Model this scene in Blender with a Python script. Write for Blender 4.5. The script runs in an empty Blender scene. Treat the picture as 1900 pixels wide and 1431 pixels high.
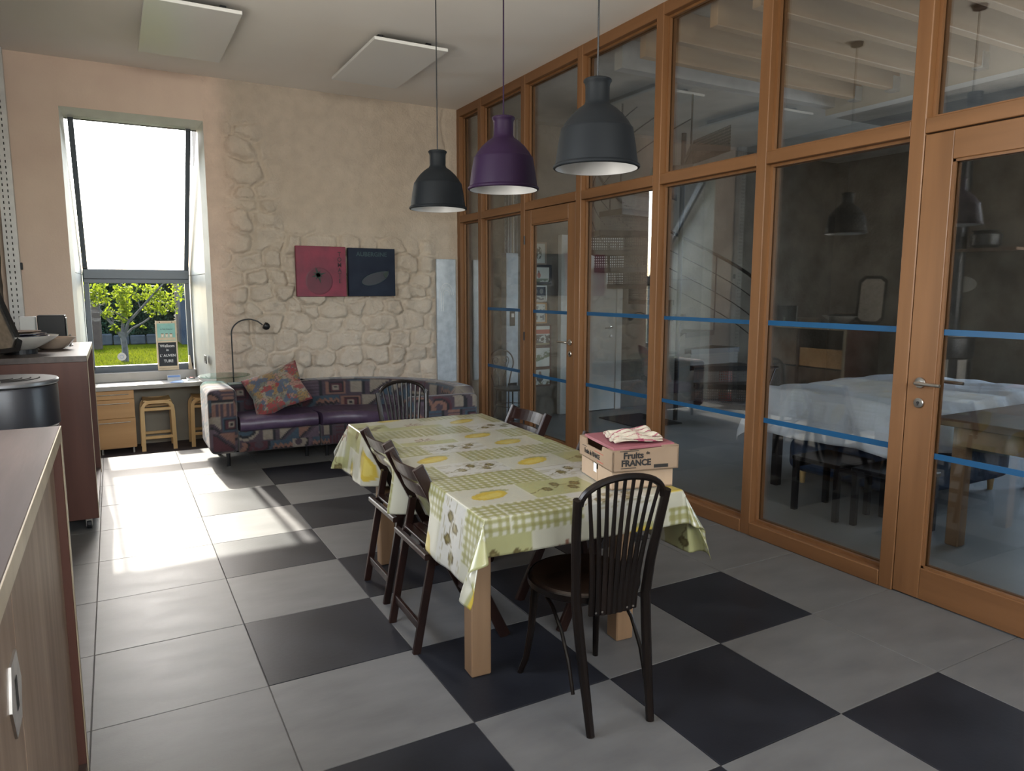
import bpy, math, random
import numpy as np
from mathutils import Vector, Matrix
random.seed(7); rng = np.random.default_rng(7)
scn = bpy.context.scene; COL = scn.collection
PI = math.pi

# ------------------------------------------------------------------ camera, world, sun, exposure
cam_d = bpy.data.cameras.new('camera'); cam = bpy.data.objects.new('camera', cam_d); COL.objects.link(cam)
cam_d.sensor_fit = 'HORIZONTAL'; cam_d.sensor_width = 36.0; cam_d.lens = 1330.5 / 1900 * 36.0
cam_d.clip_start = 0.02; cam_d.clip_end = 300
_y, _p, _r = 0.505925, -0.132242, 0.001371
f_ = Vector((math.sin(_y) * math.cos(_p), math.cos(_y) * math.cos(_p), math.sin(_p)))
r_ = Vector((math.cos(_y), -math.sin(_y), 0)); u_ = r_.cross(f_)
rr = math.cos(_r) * r_ + math.sin(_r) * u_; uu = -math.sin(_r) * r_ + math.cos(_r) * u_
M = Matrix((rr, uu, -f_)).transposed().to_4x4(); M.translation = Vector((0.1593, -2.7536, 1.535))
cam.matrix_world = M
scn.camera = cam
scn.view_settings.view_transform = 'Standard'; scn.view_settings.look = 'None'
scn.view_settings.gamma = 1.0; scn.view_settings.use_curve_mapping = False
scn.view_settings.exposure = 1.0
world = bpy.data.worlds.new('sky'); scn.world = world; world.use_nodes = True
nt = world.node_tree; bg = nt.nodes['Background']
sky = nt.nodes.new('ShaderNodeTexSky'); sky.sky_type = 'NISHITA'; sky.sun_disc = False
sky.sun_elevation = math.radians(41.6); sky.sun_rotation = math.radians(-3.4)
sky.air_density = 1.0; sky.dust_density = 2.5; sky.ozone_density = 1.0
nt.links.new(sky.outputs[0], bg.inputs[0]); bg.inputs[1].default_value = 0.85
sun_d = bpy.data.lights.new('sun', 'SUN'); sun = bpy.data.objects.new('sun', sun_d); COL.objects.link(sun)
sun_d.energy = 6.5; sun_d.angle = math.radians(0.9); sun_d.color = (1.0, 0.93, 0.82)
sun.rotation_euler = Vector((0.06, -1, -0.885)).to_track_quat('-Z', 'Y').to_euler()
# fill lamps added behind unseen rear and left windows; daylight at far room's window
for nm, loc, d, sx, sy, en, col in (('rear_fill', (1.2, -5.75, 2.65), (-.1, 1, .42), 3.4, 1.35, 145, (1.0, .93, .84)), ('kitchen_fill', (-1.0, -.45, 2.2), (1, .15, .55), 2.5, 1.5, 76, (1.0, .93, .84)), ('far_room_daylight', (10.35, -.2, 1.7), (-1, 0, -.1), 3.2, 2.0, 160, (.72, .84, 1.0))):
    ld = bpy.data.lights.new(nm, 'AREA'); lo = bpy.data.objects.new(nm, ld); COL.objects.link(lo); ld.shape = 'RECTANGLE'; ld.size = sx; ld.size_y = sy
    ld.energy = en; ld.color = col; lo.location = loc; lo.rotation_euler = Vector(d).to_track_quat('-Z', 'Z').to_euler()
scn.cycles.max_bounces = 10; scn.cycles.diffuse_bounces = 6; scn.cycles.glossy_bounces = 5
scn.cycles.transmission_bounces = 6; scn.cycles.transparent_max_bounces = 24
scn.cycles.sample_clamp_indirect = 8.0; scn.cycles.use_denoising = True
scn.cycles.caustics_reflective = False; scn.cycles.caustics_refractive = False

# ------------------------------------------------------------------ materials
MAT = {}
def newmat(name):
    m = bpy.data.materials.new(name); m.use_nodes = True
    return m, m.node_tree, m.node_tree.nodes['Principled BSDF']
def N(nt, t, **k):
    n = nt.nodes.new('ShaderNode' + t)
    for a, b in k.items():
        if a.startswith('i_'): n.inputs[a[2:].replace('_', ' ')].default_value = b
        else: setattr(n, a, b)
    return n
def mat(name, c1, c2=None, rough=0.6, scale=8.0, stretch=(1, 1, 1), metal=0.0, bump=0.0, bscale=None, detail=6, spec=0.5,
        coat=0.0, rvar=0.0, contrast=(0.35, 0.65), c3=None, sheen=0.0, dist=0.004):
    """noise-mottled surface in object space"""
    m, nt, b = newmat(name); MAT[name] = m
    tc = N(nt, 'TexCoord'); mp = N(nt, 'Mapping'); mp.inputs['Scale'].default_value = stretch
    nt.links.new(tc.outputs['Object'], mp.inputs['Vector'])
    no = N(nt, 'TexNoise'); no.inputs['Scale'].default_value = scale; no.inputs['Detail'].default_value = detail
    nt.links.new(mp.outputs[0], no.inputs['Vector'])
    if c2 is not None:
        cr = N(nt, 'ValToRGB'); cr.color_ramp.elements[0].position, cr.color_ramp.elements[1].position = contrast
        cr.color_ramp.elements[0].color = (*c1, 1); cr.color_ramp.elements[1].color = (*c2, 1)
        if c3 is not None:
            e = cr.color_ramp.elements.new((contrast[0] + contrast[1]) / 2); e.color = (*c3, 1)
        nt.links.new(no.outputs['Fac'], cr.inputs[0]); nt.links.new(cr.outputs[0], b.inputs['Base Color'])
    else:
        b.inputs['Base Color'].default_value = (*c1, 1)
    b.inputs['Roughness'].default_value = rough; b.inputs['Metallic'].default_value = metal
    b.inputs['Specular IOR Level'].default_value = spec; b.inputs['Coat Weight'].default_value = coat
    b.inputs['Sheen Weight'].default_value = sheen
    if rvar:
        mr = N(nt, 'MapRange'); mr.inputs['To Min'].default_value = rough - rvar; mr.inputs['To Max'].default_value = rough + rvar
        nt.links.new(no.outputs['Fac'], mr.inputs['Value']); nt.links.new(mr.outputs[0], b.inputs['Roughness'])
    if bump:
        n2 = N(nt, 'TexNoise'); n2.inputs['Scale'].default_value = bscale or scale * 3; n2.inputs['Detail'].default_value = 8
        nt.links.new(mp.outputs[0], n2.inputs['Vector'])
        bp = N(nt, 'Bump'); bp.inputs['Strength'].default_value = bump; bp.inputs['Distance'].default_value = dist
        nt.links.new(n2.outputs['Fac'], bp.inputs['Height']); nt.links.new(bp.outputs[0], b.inputs['Normal'])
    return m
def vcmat(name, rough=0.5, coat=0.0, bump=0.0, bscale=200, spec=0.5, sheen=0.0):
    """printed surface: the print is a colour attribute computed below"""
    m, nt, b = newmat(name); MAT[name] = m
    a = N(nt, 'Attribute', attribute_name='print'); nt.links.new(a.outputs['Color'], b.inputs['Base Color'])
    b.inputs['Roughness'].default_value = rough; b.inputs['Coat Weight'].default_value = coat
    b.inputs['Specular IOR Level'].default_value = spec; b.inputs['Sheen Weight'].default_value = sheen
    if bump:
        n2 = N(nt, 'TexNoise'); n2.inputs['Scale'].default_value = bscale
        tc = N(nt, 'TexCoord'); nt.links.new(tc.outputs['Object'], n2.inputs['Vector'])
        bp = N(nt, 'Bump'); bp.inputs['Strength'].default_value = bump; bp.inputs['Distance'].default_value = 0.003
        nt.links.new(n2.outputs['Fac'], bp.inputs['Height']); nt.links.new(bp.outputs[0], b.inputs['Normal'])
    return m
def thin_glass(name, tint=(0.97, 0.985, 0.98), f0=0.05):
    m, nt, b = newmat(name); MAT[name] = m; nt.nodes.remove(b)
    out = nt.nodes['Material Output']
    ge = N(nt, 'NewGeometry'); dp = N(nt, 'VectorMath', operation='DOT_PRODUCT')
    nt.links.new(ge.outputs['Incoming'], dp.inputs[0]); nt.links.new(ge.outputs['Normal'], dp.inputs[1])
    ab = N(nt, 'Math', operation='ABSOLUTE'); nt.links.new(dp.outputs['Value'], ab.inputs[0])
    on = N(nt, 'Math', operation='SUBTRACT'); on.inputs[0].default_value = 1; nt.links.new(ab.outputs[0], on.inputs[1])
    pw = N(nt, 'Math', operation='POWER'); pw.inputs[1].default_value = 5; nt.links.new(on.outputs[0], pw.inputs[0])
    ma = N(nt, 'Math', operation='MULTIPLY_ADD'); ma.inputs[1].default_value = 1 - f0; ma.inputs[2].default_value = f0
    nt.links.new(pw.outputs[0], ma.inputs[0])
    tr = N(nt, 'BsdfTransparent'); tr.inputs[0].default_value = (*tint, 1)
    gl = N(nt, 'BsdfGlossy'); gl.inputs['Roughness'].default_value = 0.0
    mx = N(nt, 'MixShader'); nt.links.new(ma.outputs[0], mx.inputs[0]); nt.links.new(tr.outputs[0], mx.inputs[1]); nt.links.new(gl.outputs[0], mx.inputs[2])
    nt.links.new(mx.outputs[0], out.inputs['Surface'])
    return m
def wood(name, c1, c2, rough=0.45, axis=2, scale=14, coat=0.0, bump=0.15, spec=0.5):
    s = [1, 1, 1]; s[axis] = 0.08
    return mat(name, c1, c2, rough=rough, scale=scale, stretch=tuple(s), bump=bump, bscale=scale * 4, coat=coat, spec=spec, contrast=(0.3, 0.7), dist=0.002)
mat('beige_plaster', (0.64, 0.49, 0.395), (0.70, 0.55, 0.44), rough=0.85, scale=2.2, bump=0.35, bscale=60)
mat('stone_render', (0.36, 0.29, 0.225), (0.50, 0.42, 0.335), rough=0.9, scale=3.5, bump=0.8, bscale=26, detail=10, c3=(0.43, 0.355, 0.28), dist=0.008)
mat('dark_stone', (0.15, 0.125, 0.10), (0.21, 0.175, 0.14), rough=0.95, scale=4.0, bump=0.8, bscale=22, detail=10, dist=0.01)
mat('other_plaster', (0.40, 0.36, 0.31), (0.52, 0.48, 0.42), rough=0.9, scale=2.5, bump=0.6, bscale=30, detail=10)
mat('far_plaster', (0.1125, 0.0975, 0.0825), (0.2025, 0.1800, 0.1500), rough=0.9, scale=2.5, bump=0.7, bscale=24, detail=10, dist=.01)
mat('ceiling_paint', (0.82, 0.775, 0.715), (0.86, 0.815, 0.755), rough=0.8, scale=1.2)
mat('reveal_paint', (0.4125, 0.4062, 0.3500), (0.4625, 0.4562, 0.4000), rough=0.5, scale=5, bump=0.2)
mat('light_tile', (0.1134, 0.1144, 0.1148), (0.1596, 0.1608, 0.1602), rough=0.46, spec=0.18, scale=3.2, stretch=(1, 2.5, 1), rvar=0.1, bump=0.08, bscale=60, detail=12, contrast=(0.3, 0.72), c3=(0.1386, 0.1393, 0.1388))
mat('dark_tile', (0.0124, 0.0134, 0.0175), (0.0211, 0.0230, 0.0294), rough=0.42, spec=0.18, scale=3.5, rvar=0.08, bump=0.08, bscale=60, detail=12)
mat('grout', (0.10, 0.095, 0.09), rough=0.9)
mat('concrete', (0.24, 0.245, 0.25), (0.30, 0.305, 0.31), rough=0.4, scale=2.0, rvar=0.08, bump=0.06)
mat('niche_floor', (0.055, 0.045, 0.05), (0.09, 0.07, 0.07), rough=0.8, scale=8)
for ax, nm in ((0, 'frame_wood_x'), (1, 'frame_wood_y'), (2, 'frame_wood_z')):
    wood(nm, (0.150, 0.068, 0.026), (0.212, 0.100, 0.041), rough=0.42, axis=ax, scale=11, spec=0.4)
for ax, nm in ((0, 'dark_wood_x'), (1, 'dark_wood_y'), (2, 'dark_wood_z')):
    wood(nm, (0.009, 0.004, 0.0035), (0.022, 0.009, 0.007), rough=0.3, spec=.35, axis=ax, scale=20)
wood('black_bentwood', (0.004, 0.0032, 0.003), (0.011, 0.007, 0.0055), rough=0.3, spec=.3, axis=2, scale=18)
wood('seat_wood', (0.006, 0.004, 0.003), (0.030, 0.015, 0.009), rough=0.35, axis=0, scale=16)
wood('table_wood', (0.17, 0.10, 0.052), (0.25, 0.155, 0.085), rough=0.6, axis=2, scale=12)
wood('table_wood_x', (0.24, 0.145, 0.075), (0.34, 0.22, 0.12), rough=0.6, axis=0, scale=12)
wood('old_wood', (0.09, 0.05, 0.03), (0.17, 0.10, 0.06), rough=0.55, axis=0, scale=9)
wood('oak', (0.50, 0.27, 0.10), (0.60, 0.34, 0.14), rough=0.45, axis=0, scale=8)
wood('birch', (0.66, 0.42, 0.17), (0.74, 0.50, 0.23), rough=0.4, axis=2, scale=10)
wood('walnut_end', (0.0750, 0.0330, 0.0252), (0.1125, 0.0506, 0.0378), rough=0.45, spec=.3, axis=2, scale=9)
wood('walnut_top', (0.0465, 0.0330, 0.0279), (0.0775, 0.0570, 0.0496), rough=0.4, axis=1, scale=26)
wood('grey_wood', (0.15, 0.095, 0.065), (0.27, 0.19, 0.135), rough=0.5, axis=2, scale=16)
mat('edge_band', (0.3200, 0.2640, 0.1840), (0.4000, 0.3360, 0.2400), rough=0.45, scale=10)
wood('joist_wood', (0.40, 0.23, 0.115), (0.52, 0.33, 0.17), rough=0.6, axis=0, scale=8)
mat('lintel_paint', (0.60, 0.59, 0.51), (0.68, 0.67, 0.59), rough=0.6, scale=5, bump=0.3)
mat('desk_laminate', (0.36, 0.34, 0.31), (0.41, 0.39, 0.36), rough=0.35, scale=6)
mat('niche_wall', (0.30, 0.27, 0.22), (0.35, 0.32, 0.26), rough=0.85, scale=4)
mat('grey_aluminium', (0.09, 0.105, 0.125), rough=0.4, metal=0.2)
mat('black_metal', (0.012, 0.013, 0.016), rough=0.4, metal=0.3)
mat('stove_black', (0.02, 0.021, 0.026), rough=0.35, metal=0.2)
mat('stove_top', (0.20, 0.205, 0.215), (0.25, 0.255, 0.265), rough=0.35, metal=0.8, scale=14)
mat('brushed_steel', (0.42, 0.40, 0.37), (0.55, 0.52, 0.48), rough=0.28, metal=1.0, scale=30)
mat('galvanised', (0.42, 0.46, 0.50), (0.55, 0.59, 0.63), rough=0.4, metal=0.5, scale=12)
mat('white_paint', (0.66, 0.66, 0.64), rough=0.5)
mat('panel_white', (0.74, 0.74, 0.72), rough=0.3)
mat('rail_paint', (0.46, 0.45, 0.44), (0.55, 0.54, 0.52), rough=0.4, metal=0.2, scale=10)
mat('hole_dark', (0.02, 0.018, 0.016), rough=0.9)
mat('pendant_grey', (0.0077, 0.0095, 0.0119), rough=0.6, spec=0.16)
mat('pendant_purple', (0.0145, 0.0051, 0.0221), rough=0.55, spec=0.16)
mat('pendant_inside', (0.72, 0.74, 0.76), rough=0.4)
mat('purple_leather', (0.048, 0.030, 0.060), (0.075, 0.050, 0.090), rough=0.38, scale=9, bump=0.5, bscale=14, detail=4)
mat('red_paint', (0.34, 0.02, 0.02), rough=0.35)
mat('tape_blue', (0.006, 0.070, 0.17), rough=0.4)
mat('card_brown', (0.2448, 0.1692, 0.1080), (0.2808, 0.1980, 0.1296), rough=0.8, scale=6)
mat('card_light', (0.3588, 0.2574, 0.1716), (0.4056, 0.2964, 0.2028), rough=0.8, scale=6)
mat('ink_black', (0.012, 0.011, 0.011), rough=0.7)
mat('ink_red', (0.40, 0.05, 0.03), rough=0.7)
mat('folder_red', (0.2400, 0.0750, 0.0900), (0.2775, 0.0975, 0.1125), rough=0.5, scale=5)
mat('chalk_black', (0.022, 0.026, 0.032), rough=0.7)
mat('chalk_white', (0.8, 0.8, 0.78), rough=0.9)
mat('teal_print', (0.25, 0.52, 0.46), (0.33, 0.60, 0.53), rough=0.6, scale=12)
mat('cream_print', (0.62, 0.50, 0.34), (0.70, 0.58, 0.42), rough=0.6, scale=12)
mat('paper_white', (0.62, 0.62, 0.60), rough=0.7)
mat('paper_blue', (0.20, 0.33, 0.62), rough=0.6)
mat('poster_red', (0.1364, 0.0124, 0.0341), (0.2108, 0.0149, 0.0434), rough=0.5, scale=6, bump=0.3, bscale=30)
mat('poster_red_dark', (0.0930, 0.0099, 0.0260), (0.1178, 0.0124, 0.0310), rough=0.5, scale=8)
mat('poster_green', (0.010, 0.025, 0.018), rough=0.6)
mat('poster_navy', (0.007, 0.011, 0.026), (0.012, 0.019, 0.036), spec=.2, rough=0.5, scale=6, bump=0.3, bscale=30)
mat('poster_navy_dark', (0.012, 0.016, 0.026), rough=0.4)
mat('poster_ink', (0.0375, 0.0070, 0.0140), rough=0.6)
mat('poster_teal', (0.014, 0.045, 0.052), rough=0.5)
mat('navy_fabric', (0.022, 0.040, 0.085), (0.04, 0.07, 0.14), rough=0.8, scale=20)
mat('sheet_white', (0.62, 0.66, 0.74), (0.70, 0.73, 0.80), rough=0.8, scale=3, bump=0.6, bscale=7, detail=5, dist=0.03)
mat('black_paint', (0.007, 0.007, 0.008), rough=0.4, spec=.25)
mat('bowl_white', (0.50, 0.47, 0.42), (0.58, 0.55, 0.50), rough=0.35, scale=5)
mat('bowl_tan', (0.30, 0.225, 0.17), (0.37, 0.285, 0.22), rough=0.4, scale=5)
mat('navy_plate', (0.020, 0.024, 0.050), rough=0.2)
mat('bark', (0.0413, 0.0330, 0.0248), (0.0900, 0.0750, 0.0600), rough=0.9, scale=10, bump=0.6, bscale=20, dist=0.02)
mat('leaf', (0.0605, 0.0949, 0.0037), (0.1121, 0.1424, 0.0090), rough=0.5, scale=2.0, spec=0.1)
mat('hedge_leaf', (0.0150, 0.0338, 0.0165), (0.0413, 0.0713, 0.0338), rough=0.7, scale=1.5, spec=0.1)
mat('hedge_core', (0.0050, 0.0090, 0.0070), (0.0150, 0.0225, 0.0175), rough=0.9, scale=3)
mat('lawn', (0.0401, 0.0519, 0.0021), (0.0690, 0.0743, 0.0045), rough=0.9, scale=0.9, detail=12, bump=0.4, bscale=8, dist=0.05, spec=0.0)
mat('grass_blade', (0.0445, 0.0609, 0.0025), (0.0735, 0.0833, 0.0056), rough=0.7, scale=1.2, spec=0.0)
mat('garden_wall', (0.0225, 0.0225, 0.0210), (0.0450, 0.0440, 0.0400), rough=0.9, scale=6)
mat('house_grey', (0.0175, 0.0210, 0.0275), (0.0250, 0.0290, 0.0360), rough=0.8, scale=3)
mat('brick_pink', (0.0425, 0.0250, 0.0150), (0.0600, 0.0375, 0.0225), rough=0.9, scale=6)
thin_glass('pane_glass', tint=(0.93, 0.945, 0.94), f0=0.16); thin_glass('window_glass', f0=0.03); thin_glass('table_glass', tint=(0.72, 0.88, 0.82), f0=0.08)
vcmat('oilcloth', rough=0.28, coat=0.35, bump=0.1, bscale=60)
vcmat('sofa_fabric', rough=0.85, bump=0.3, bscale=300, sheen=0.2)
vcmat('floral_fabric', rough=0.8, bump=0.2, bscale=200, sheen=0.2)
vcmat('towel_fabric', rough=0.9, bump=0.4, bscale=300)
vcmat('photo_print', rough=0.4)
m, nt, b = newmat('perforated'); MAT['perforated'] = m      # steel sheet with round holes
b.inputs['Base Color'].default_value = (0.10, 0.09, 0.085, 1); b.inputs['Roughness'].default_value = 0.5; b.inputs['Metallic'].default_value = 0.4
tc = N(nt, 'TexCoord'); vo = N(nt, 'TexVoronoi'); vo.inputs['Scale'].default_value = 32; vo.inputs['Randomness'].default_value = 0.0
nt.links.new(tc.outputs['UV'], vo.inputs['Vector'])
gt = N(nt, 'Math', operation='GREATER_THAN'); gt.inputs[1].default_value = 0.30
nt.links.new(vo.outputs['Distance'], gt.inputs[0]); nt.links.new(gt.outputs[0], b.inputs['Alpha'])

def translucent(name, col, w):
    m = MAT[name]; nt = m.node_tree; b = nt.nodes['Principled BSDF']; o = nt.nodes['Material Output']
    t = N(nt, 'BsdfTranslucent'); t.inputs[0].default_value = (*col, 1); x = N(nt, 'MixShader'); x.inputs[0].default_value = w
    nt.links.new(b.outputs[0], x.inputs[1]); nt.links.new(t.outputs[0], x.inputs[2]); nt.links.new(x.outputs[0], o.inputs['Surface'])
translucent('leaf', (.17, .21, .012), .6); translucent('grass_blade', (.085, .10, .012), .5); translucent('hedge_leaf', (.015, .03, .01), .3)
# ------------------------------------------------------------------ mesh helpers
class MB:
    def __init__(s): s.v = []; s.f = []
    def add(s, v, f):
        o = len(s.v); s.v += [tuple(p) for p in v]; s.f += [tuple(i + o for i in q) for q in f]; return s
    def box(s, x0, x1, y0, y1, z0, z1, bev=0.0):
        if x0 > x1: x0, x1 = x1, x0
        if y0 > y1: y0, y1 = y1, y0
        if z0 > z1: z0, z1 = z1, z0
        b = min(bev, (x1 - x0) * .45, (y1 - y0) * .45, (z1 - z0) * .45)
        if b <= 0:
            v = [(x, y, z) for z in (z0, z1) for (x, y) in ((x0, y0), (x1, y0), (x1, y1), (x0, y1))]
            return s.add(v, [(3, 2, 1, 0), (4, 5, 6, 7), (0, 1, 5, 4), (1, 2, 6, 5), (2, 3, 7, 6), (3, 0, 4, 7)])
        rings = []
        def ring(i, z):  # octagon
            return [(x0 + b, y0 + i, z), (x1 - b, y0 + i, z), (x1 - i, y0 + b, z), (x1 - i, y1 - b, z), (x1 - b, y1 - i, z), (x0 + b, y1 - i, z), (x0 + i, y1 - b, z), (x0 + i, y0 + b, z)]
        a = [(x0 + b, y0 + b, z0), (x1 - b, y0 + b, z0), (x1 - b, y0 + b, z0), (x1 - b, y1 - b, z0), (x1 - b, y1 - b, z0), (x0 + b, y1 - b, z0), (x0 + b, y1 - b, z0), (x0 + b, y0 + b, z0)]
        r = [(x0 + b, y0 + b), (x1 - b, y0 + b), (x1 - b, y1 - b), (x0 + b, y1 - b)]
        v = [(x, y, z0) for x, y in r] + ring(0, z0 + b) + ring(0, z1 - b) + [(x, y, z1) for x, y in r]
        f = [(3, 2, 1, 0), (20, 21, 22, 23)]
        for k in range(8): f.append((4 + k, 4 + (k + 1) % 8, 12 + (k + 1) % 8, 12 + k))
        for k in range(4):
            f.append((k, (k + 1) % 4, 4 + 2 * k + 1, 4 + 2 * k)); f.append((20 + k, 12 + 2 * k, 12 + 2 * k + 1, 20 + (k + 1) % 4))
            f.append(((k + 1) % 4, 4 + (2 * k + 2) % 8, 4 + 2 * k + 1)); f.append((20 + (k + 1) % 4, 12 + 2 * k + 1, 12 + (2 * k + 2) % 8))
        return s.add(v, f)
    def prism(s, pts, z0, z1):   # polygon in xy
        n = len(pts); v = [(x, y, z0) for x, y in pts] + [(x, y, z1) for x, y in pts]
        f = [tuple(range(n - 1, -1, -1)), tuple(range(n, 2 * n))] + [(k, (k + 1) % n, n + (k + 1) % n, n + k) for k in range(n)]
        return s.add(v, f)
    def hull2(s, A, B):          # two matching loops of 3d points joined, capped
        n = len(A); f = [tuple(range(n - 1, -1, -1)), tuple(range(n, 2 * n))] + [(k, (k + 1) % n, n + (k + 1) % n, n + k) for k in range(n)]
        return s.add(list(A) + list(B), f)
    def bar(s, p, q, w, h=None, up=(0, 0, 1), bev=0.0):
        """rectangular bar from p to q; w across, h along 'up'"""
        h = h or w; p = Vector(p); q = Vector(q); d = (q - p).normalized(); u = Vector(up)
        a = d.cross(u)
        if a.length < 1e-4: a = d.cross(Vector((1, 0, 0)))
        a.normalize(); c = a.cross(d).normalized()
        b = min(bev, w * .3, h * .3)
        if b > 0:
            sec = [(-w/2+b, -h/2), (w/2-b, -h/2), (w/2, -h/2+b), (w/2, h/2-b), (w/2-b, h/2), (-w/2+b, h/2), (-w/2, h/2-b), (-w/2, -h/2+b)]
        else: sec = [(-w/2, -h/2), (w/2, -h/2), (w/2, h/2), (-w/2, h/2)]
        return s.hull2([p + a * x + c * y for x, y in sec], [q + a * x + c * y for x, y in sec])
    def tube(s, pts, r, n=8, cap=True, flat=1.0, up=None):
        """round tube along a path; r number or list; flat squashes along the path normal"""
        P = [Vector(p) for p in pts]; m_ = len(P); R = r if isinstance(r, (list, tuple)) else [r] * m_
        o = len(s.v); prev = None
        for i, p in enumerate(P):
            t = (P[min(i + 1, m_ - 1)] - P[max(i - 1, 0)]).normalized()
            if prev is None:
                a = Vector(up) if up else Vector((0, 0, 1))
                if abs(t.dot(a)) > .95: a = Vector((1, 0, 0))
                a = (a - t * a.dot(t)).normalized()
            else:
                a = (prev - t * prev.dot(t)).normalized()
            prev = a; c = t.cross(a)
            for k in range(n):
                g = 2 * PI * k / n; s.v.append(tuple(p + (a * math.cos(g) * flat + c * math.sin(g)) * R[i]))
        for i in range(m_ - 1):
            for k in range(n):
                s.f.append((o + i * n + k, o + i * n + (k + 1) % n, o + (i + 1) * n + (k + 1) % n, o + (i + 1) * n + k))
        if cap: s.f.append(tuple(o + k for k in range(n - 1, -1, -1))); s.f.append(tuple(o + (m_ - 1) * n + k for k in range(n)))
        return s
    def lathe(s, prof, c=(0, 0, 0), n=24, cap=False, axis='z', sx=1, sy=1):
        o = len(s.v)
        for r, z in prof:
            for k in range(n):
                g = 2 * PI * k / n; p = (r * math.cos(g) * sx, r * math.sin(g) * sy, z)
                if axis == 'y': p = (p[0], p[2], p[1])
                if axis == 'x': p = (p[2], p[0], p[1])
                s.v.append((c[0] + p[0], c[1] + p[1], c[2] + p[2]))
        for i in range(len(prof) - 1):
            for k in range(n): s.f.append((o + i * n + k, o + i * n + (k + 1) % n, o + (i + 1) * n + (k + 1) % n, o + (i + 1) * n + k))
        if cap: s.f.append(tuple(o + k for k in range(n - 1, -1, -1))); s.f.append(tuple(o + (len(prof) - 1) * n + k for k in range(n)))
        return s
    def grid(s, fn, nu, nv, wrap=False):
        o = len(s.v)
        for j in range(nv):
            for i in range(nu): s.v.append(tuple(fn(i / (nu - 1), j / (nv - 1))))
        for j in range(nv - 1):
            for i in range(nu - 1): s.f.append((o + j * nu + i, o + j * nu + i + 1, o + (j + 1) * nu + i + 1, o + (j + 1) * nu + i))
        return s
    def mesh(s, name, m=None, smooth=False, fix=True):
        me = bpy.data.meshes.new(name); me.from_pydata(s.v, [], s.f); me.update()
        if m: me.materials.append(MAT[m])
        if fix:
            import bmesh
            b = bmesh.new(); b.from_mesh(me); bmesh.ops.recalc_face_normals(b, faces=b.faces); b.to_mesh(me); b.free()
        if smooth: me.polygons.foreach_set('use_smooth', [True] * len(me.polygons))
        return me
    def build(s, name, m, parent=None, smooth=False, fix=True, **k):
        return link(name, s.mesh(name, m, smooth, fix), parent, **k)
def link(name, data, parent=None, label=None, cat=None, group=None, kind=None, loc=None, rz=None):
    o = bpy.data.objects.new(name, data); COL.objects.link(o)
    if parent: o.parent = parent
    return tag(o, label, cat, group, kind, loc, rz)
def tag(o, label=None, cat=None, group=None, kind=None, loc=None, rz=None):
    if label: o['label'] = label
    if cat: o['category'] = cat
    if group: o['group'] = group
    if kind: o['kind'] = kind
    if loc: o.location = loc
    if rz is not None: o.rotation_euler = (0, 0, rz)
    return o
def thing(name, label, cat, loc=(0, 0, 0), rz=0.0, group=None, kind=None):
    return link(name, None, None, label, cat, group, kind, loc, rz)
def kids(o): return [c for c in COL.objects if c.parent == o]
def dup(root, loc, rz=0.0, label=None, group=None):
    def cp(o, par):
        c = o.copy(); COL.objects.link(c); c.parent = par
        for k in KID.get(o.name, []): cp(k, c)
        return c
    KID = {}
    for o in list(COL.objects):
        if o.parent: KID.setdefault(o.parent.name, []).append(o)
    r = cp(root, None); r.location = loc; r.rotation_euler = (0, 0, rz)
    if label: r['label'] = label
    if group: r['group'] = group
    return r
def soften(o, angle=0.6):
    me = o.data; me.polygons.foreach_set('use_smooth', [True] * len(me.polygons))
    me.set_sharp_from_angle(angle=angle); return o
def text(body, size, m, parent, loc, rot, name='lettering', ext=0.0006, sx=1.0, align='CENTER', bold=0.0):
    c = bpy.data.curves.new(name, 'FONT'); c.body = body; c.size = size; c.extrude = ext; c.align_x = align; c.align_y = 'CENTER'; c.offset = bold
    c.resolution_u = 3; c.materials.append(MAT[m]); tmp = bpy.data.objects.new(name, c); COL.objects.link(tmp); bpy.context.view_layer.update()
    me = bpy.data.meshes.new_from_object(tmp.evaluated_get(bpy.context.evaluated_depsgraph_get())); bpy.data.objects.remove(tmp); bpy.data.curves.remove(c)
    me.name = name; o = bpy.data.objects.new(name, me); COL.objects.link(o)
    o.parent = parent; o.location = loc; o.rotation_euler = rot; o.scale = (sx, 1, 1); return o
def paint(me, col):
    """per-vertex printed colour; col is an (n,3) array of linear colours"""
    a = me.color_attributes.new('print', 'FLOAT_COLOR', 'POINT')
    c = np.ones((len(me.vertices), 4), np.float32); c[:, :3] = col; a.data.foreach_set('color', c.ravel())
def vnoise(x, y, s, seed=0):
    """smooth value noise, numpy"""
    x = np.asarray(x) * s + 100.3; y = np.asarray(y) * s + 57.7
    xi = np.floor(x).astype(int); yi = np.floor(y).astype(int); fx = x - xi; fy = y - yi
    fx = fx * fx * (3 - 2 * fx); fy = fy * fy * (3 - 2 * fy)
    def h(a, b):
        n = (a * 374761393 + b * 668265263 + seed * 982451653) & 0x7fffffff
        n = ((n ^ (n >> 13)) * 1274126177) & 0x7fffffff
        return ((n ^ (n >> 16)) & 0xffff) / 65535.0
    return (h(xi, yi) * (1 - fx) + h(xi + 1, yi) * fx) * (1 - fy) + (h(xi, yi + 1) * (1 - fx) + h(xi + 1, yi + 1) * fx) * fy
def fbm(x, y, s, seed=0, o=4):
    t = 0; a = 0.5; w = 0
    for k in range(o): t = t + a * vnoise(x, y, s * 2 ** k, seed + k); w += a; a *= .5
    return t / w
def smooth(a, b, x):
    t = np.clip((np.asarray(x, float) - a) / (b - a), 0, 1); return t * t * (3 - 2 * t)
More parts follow.
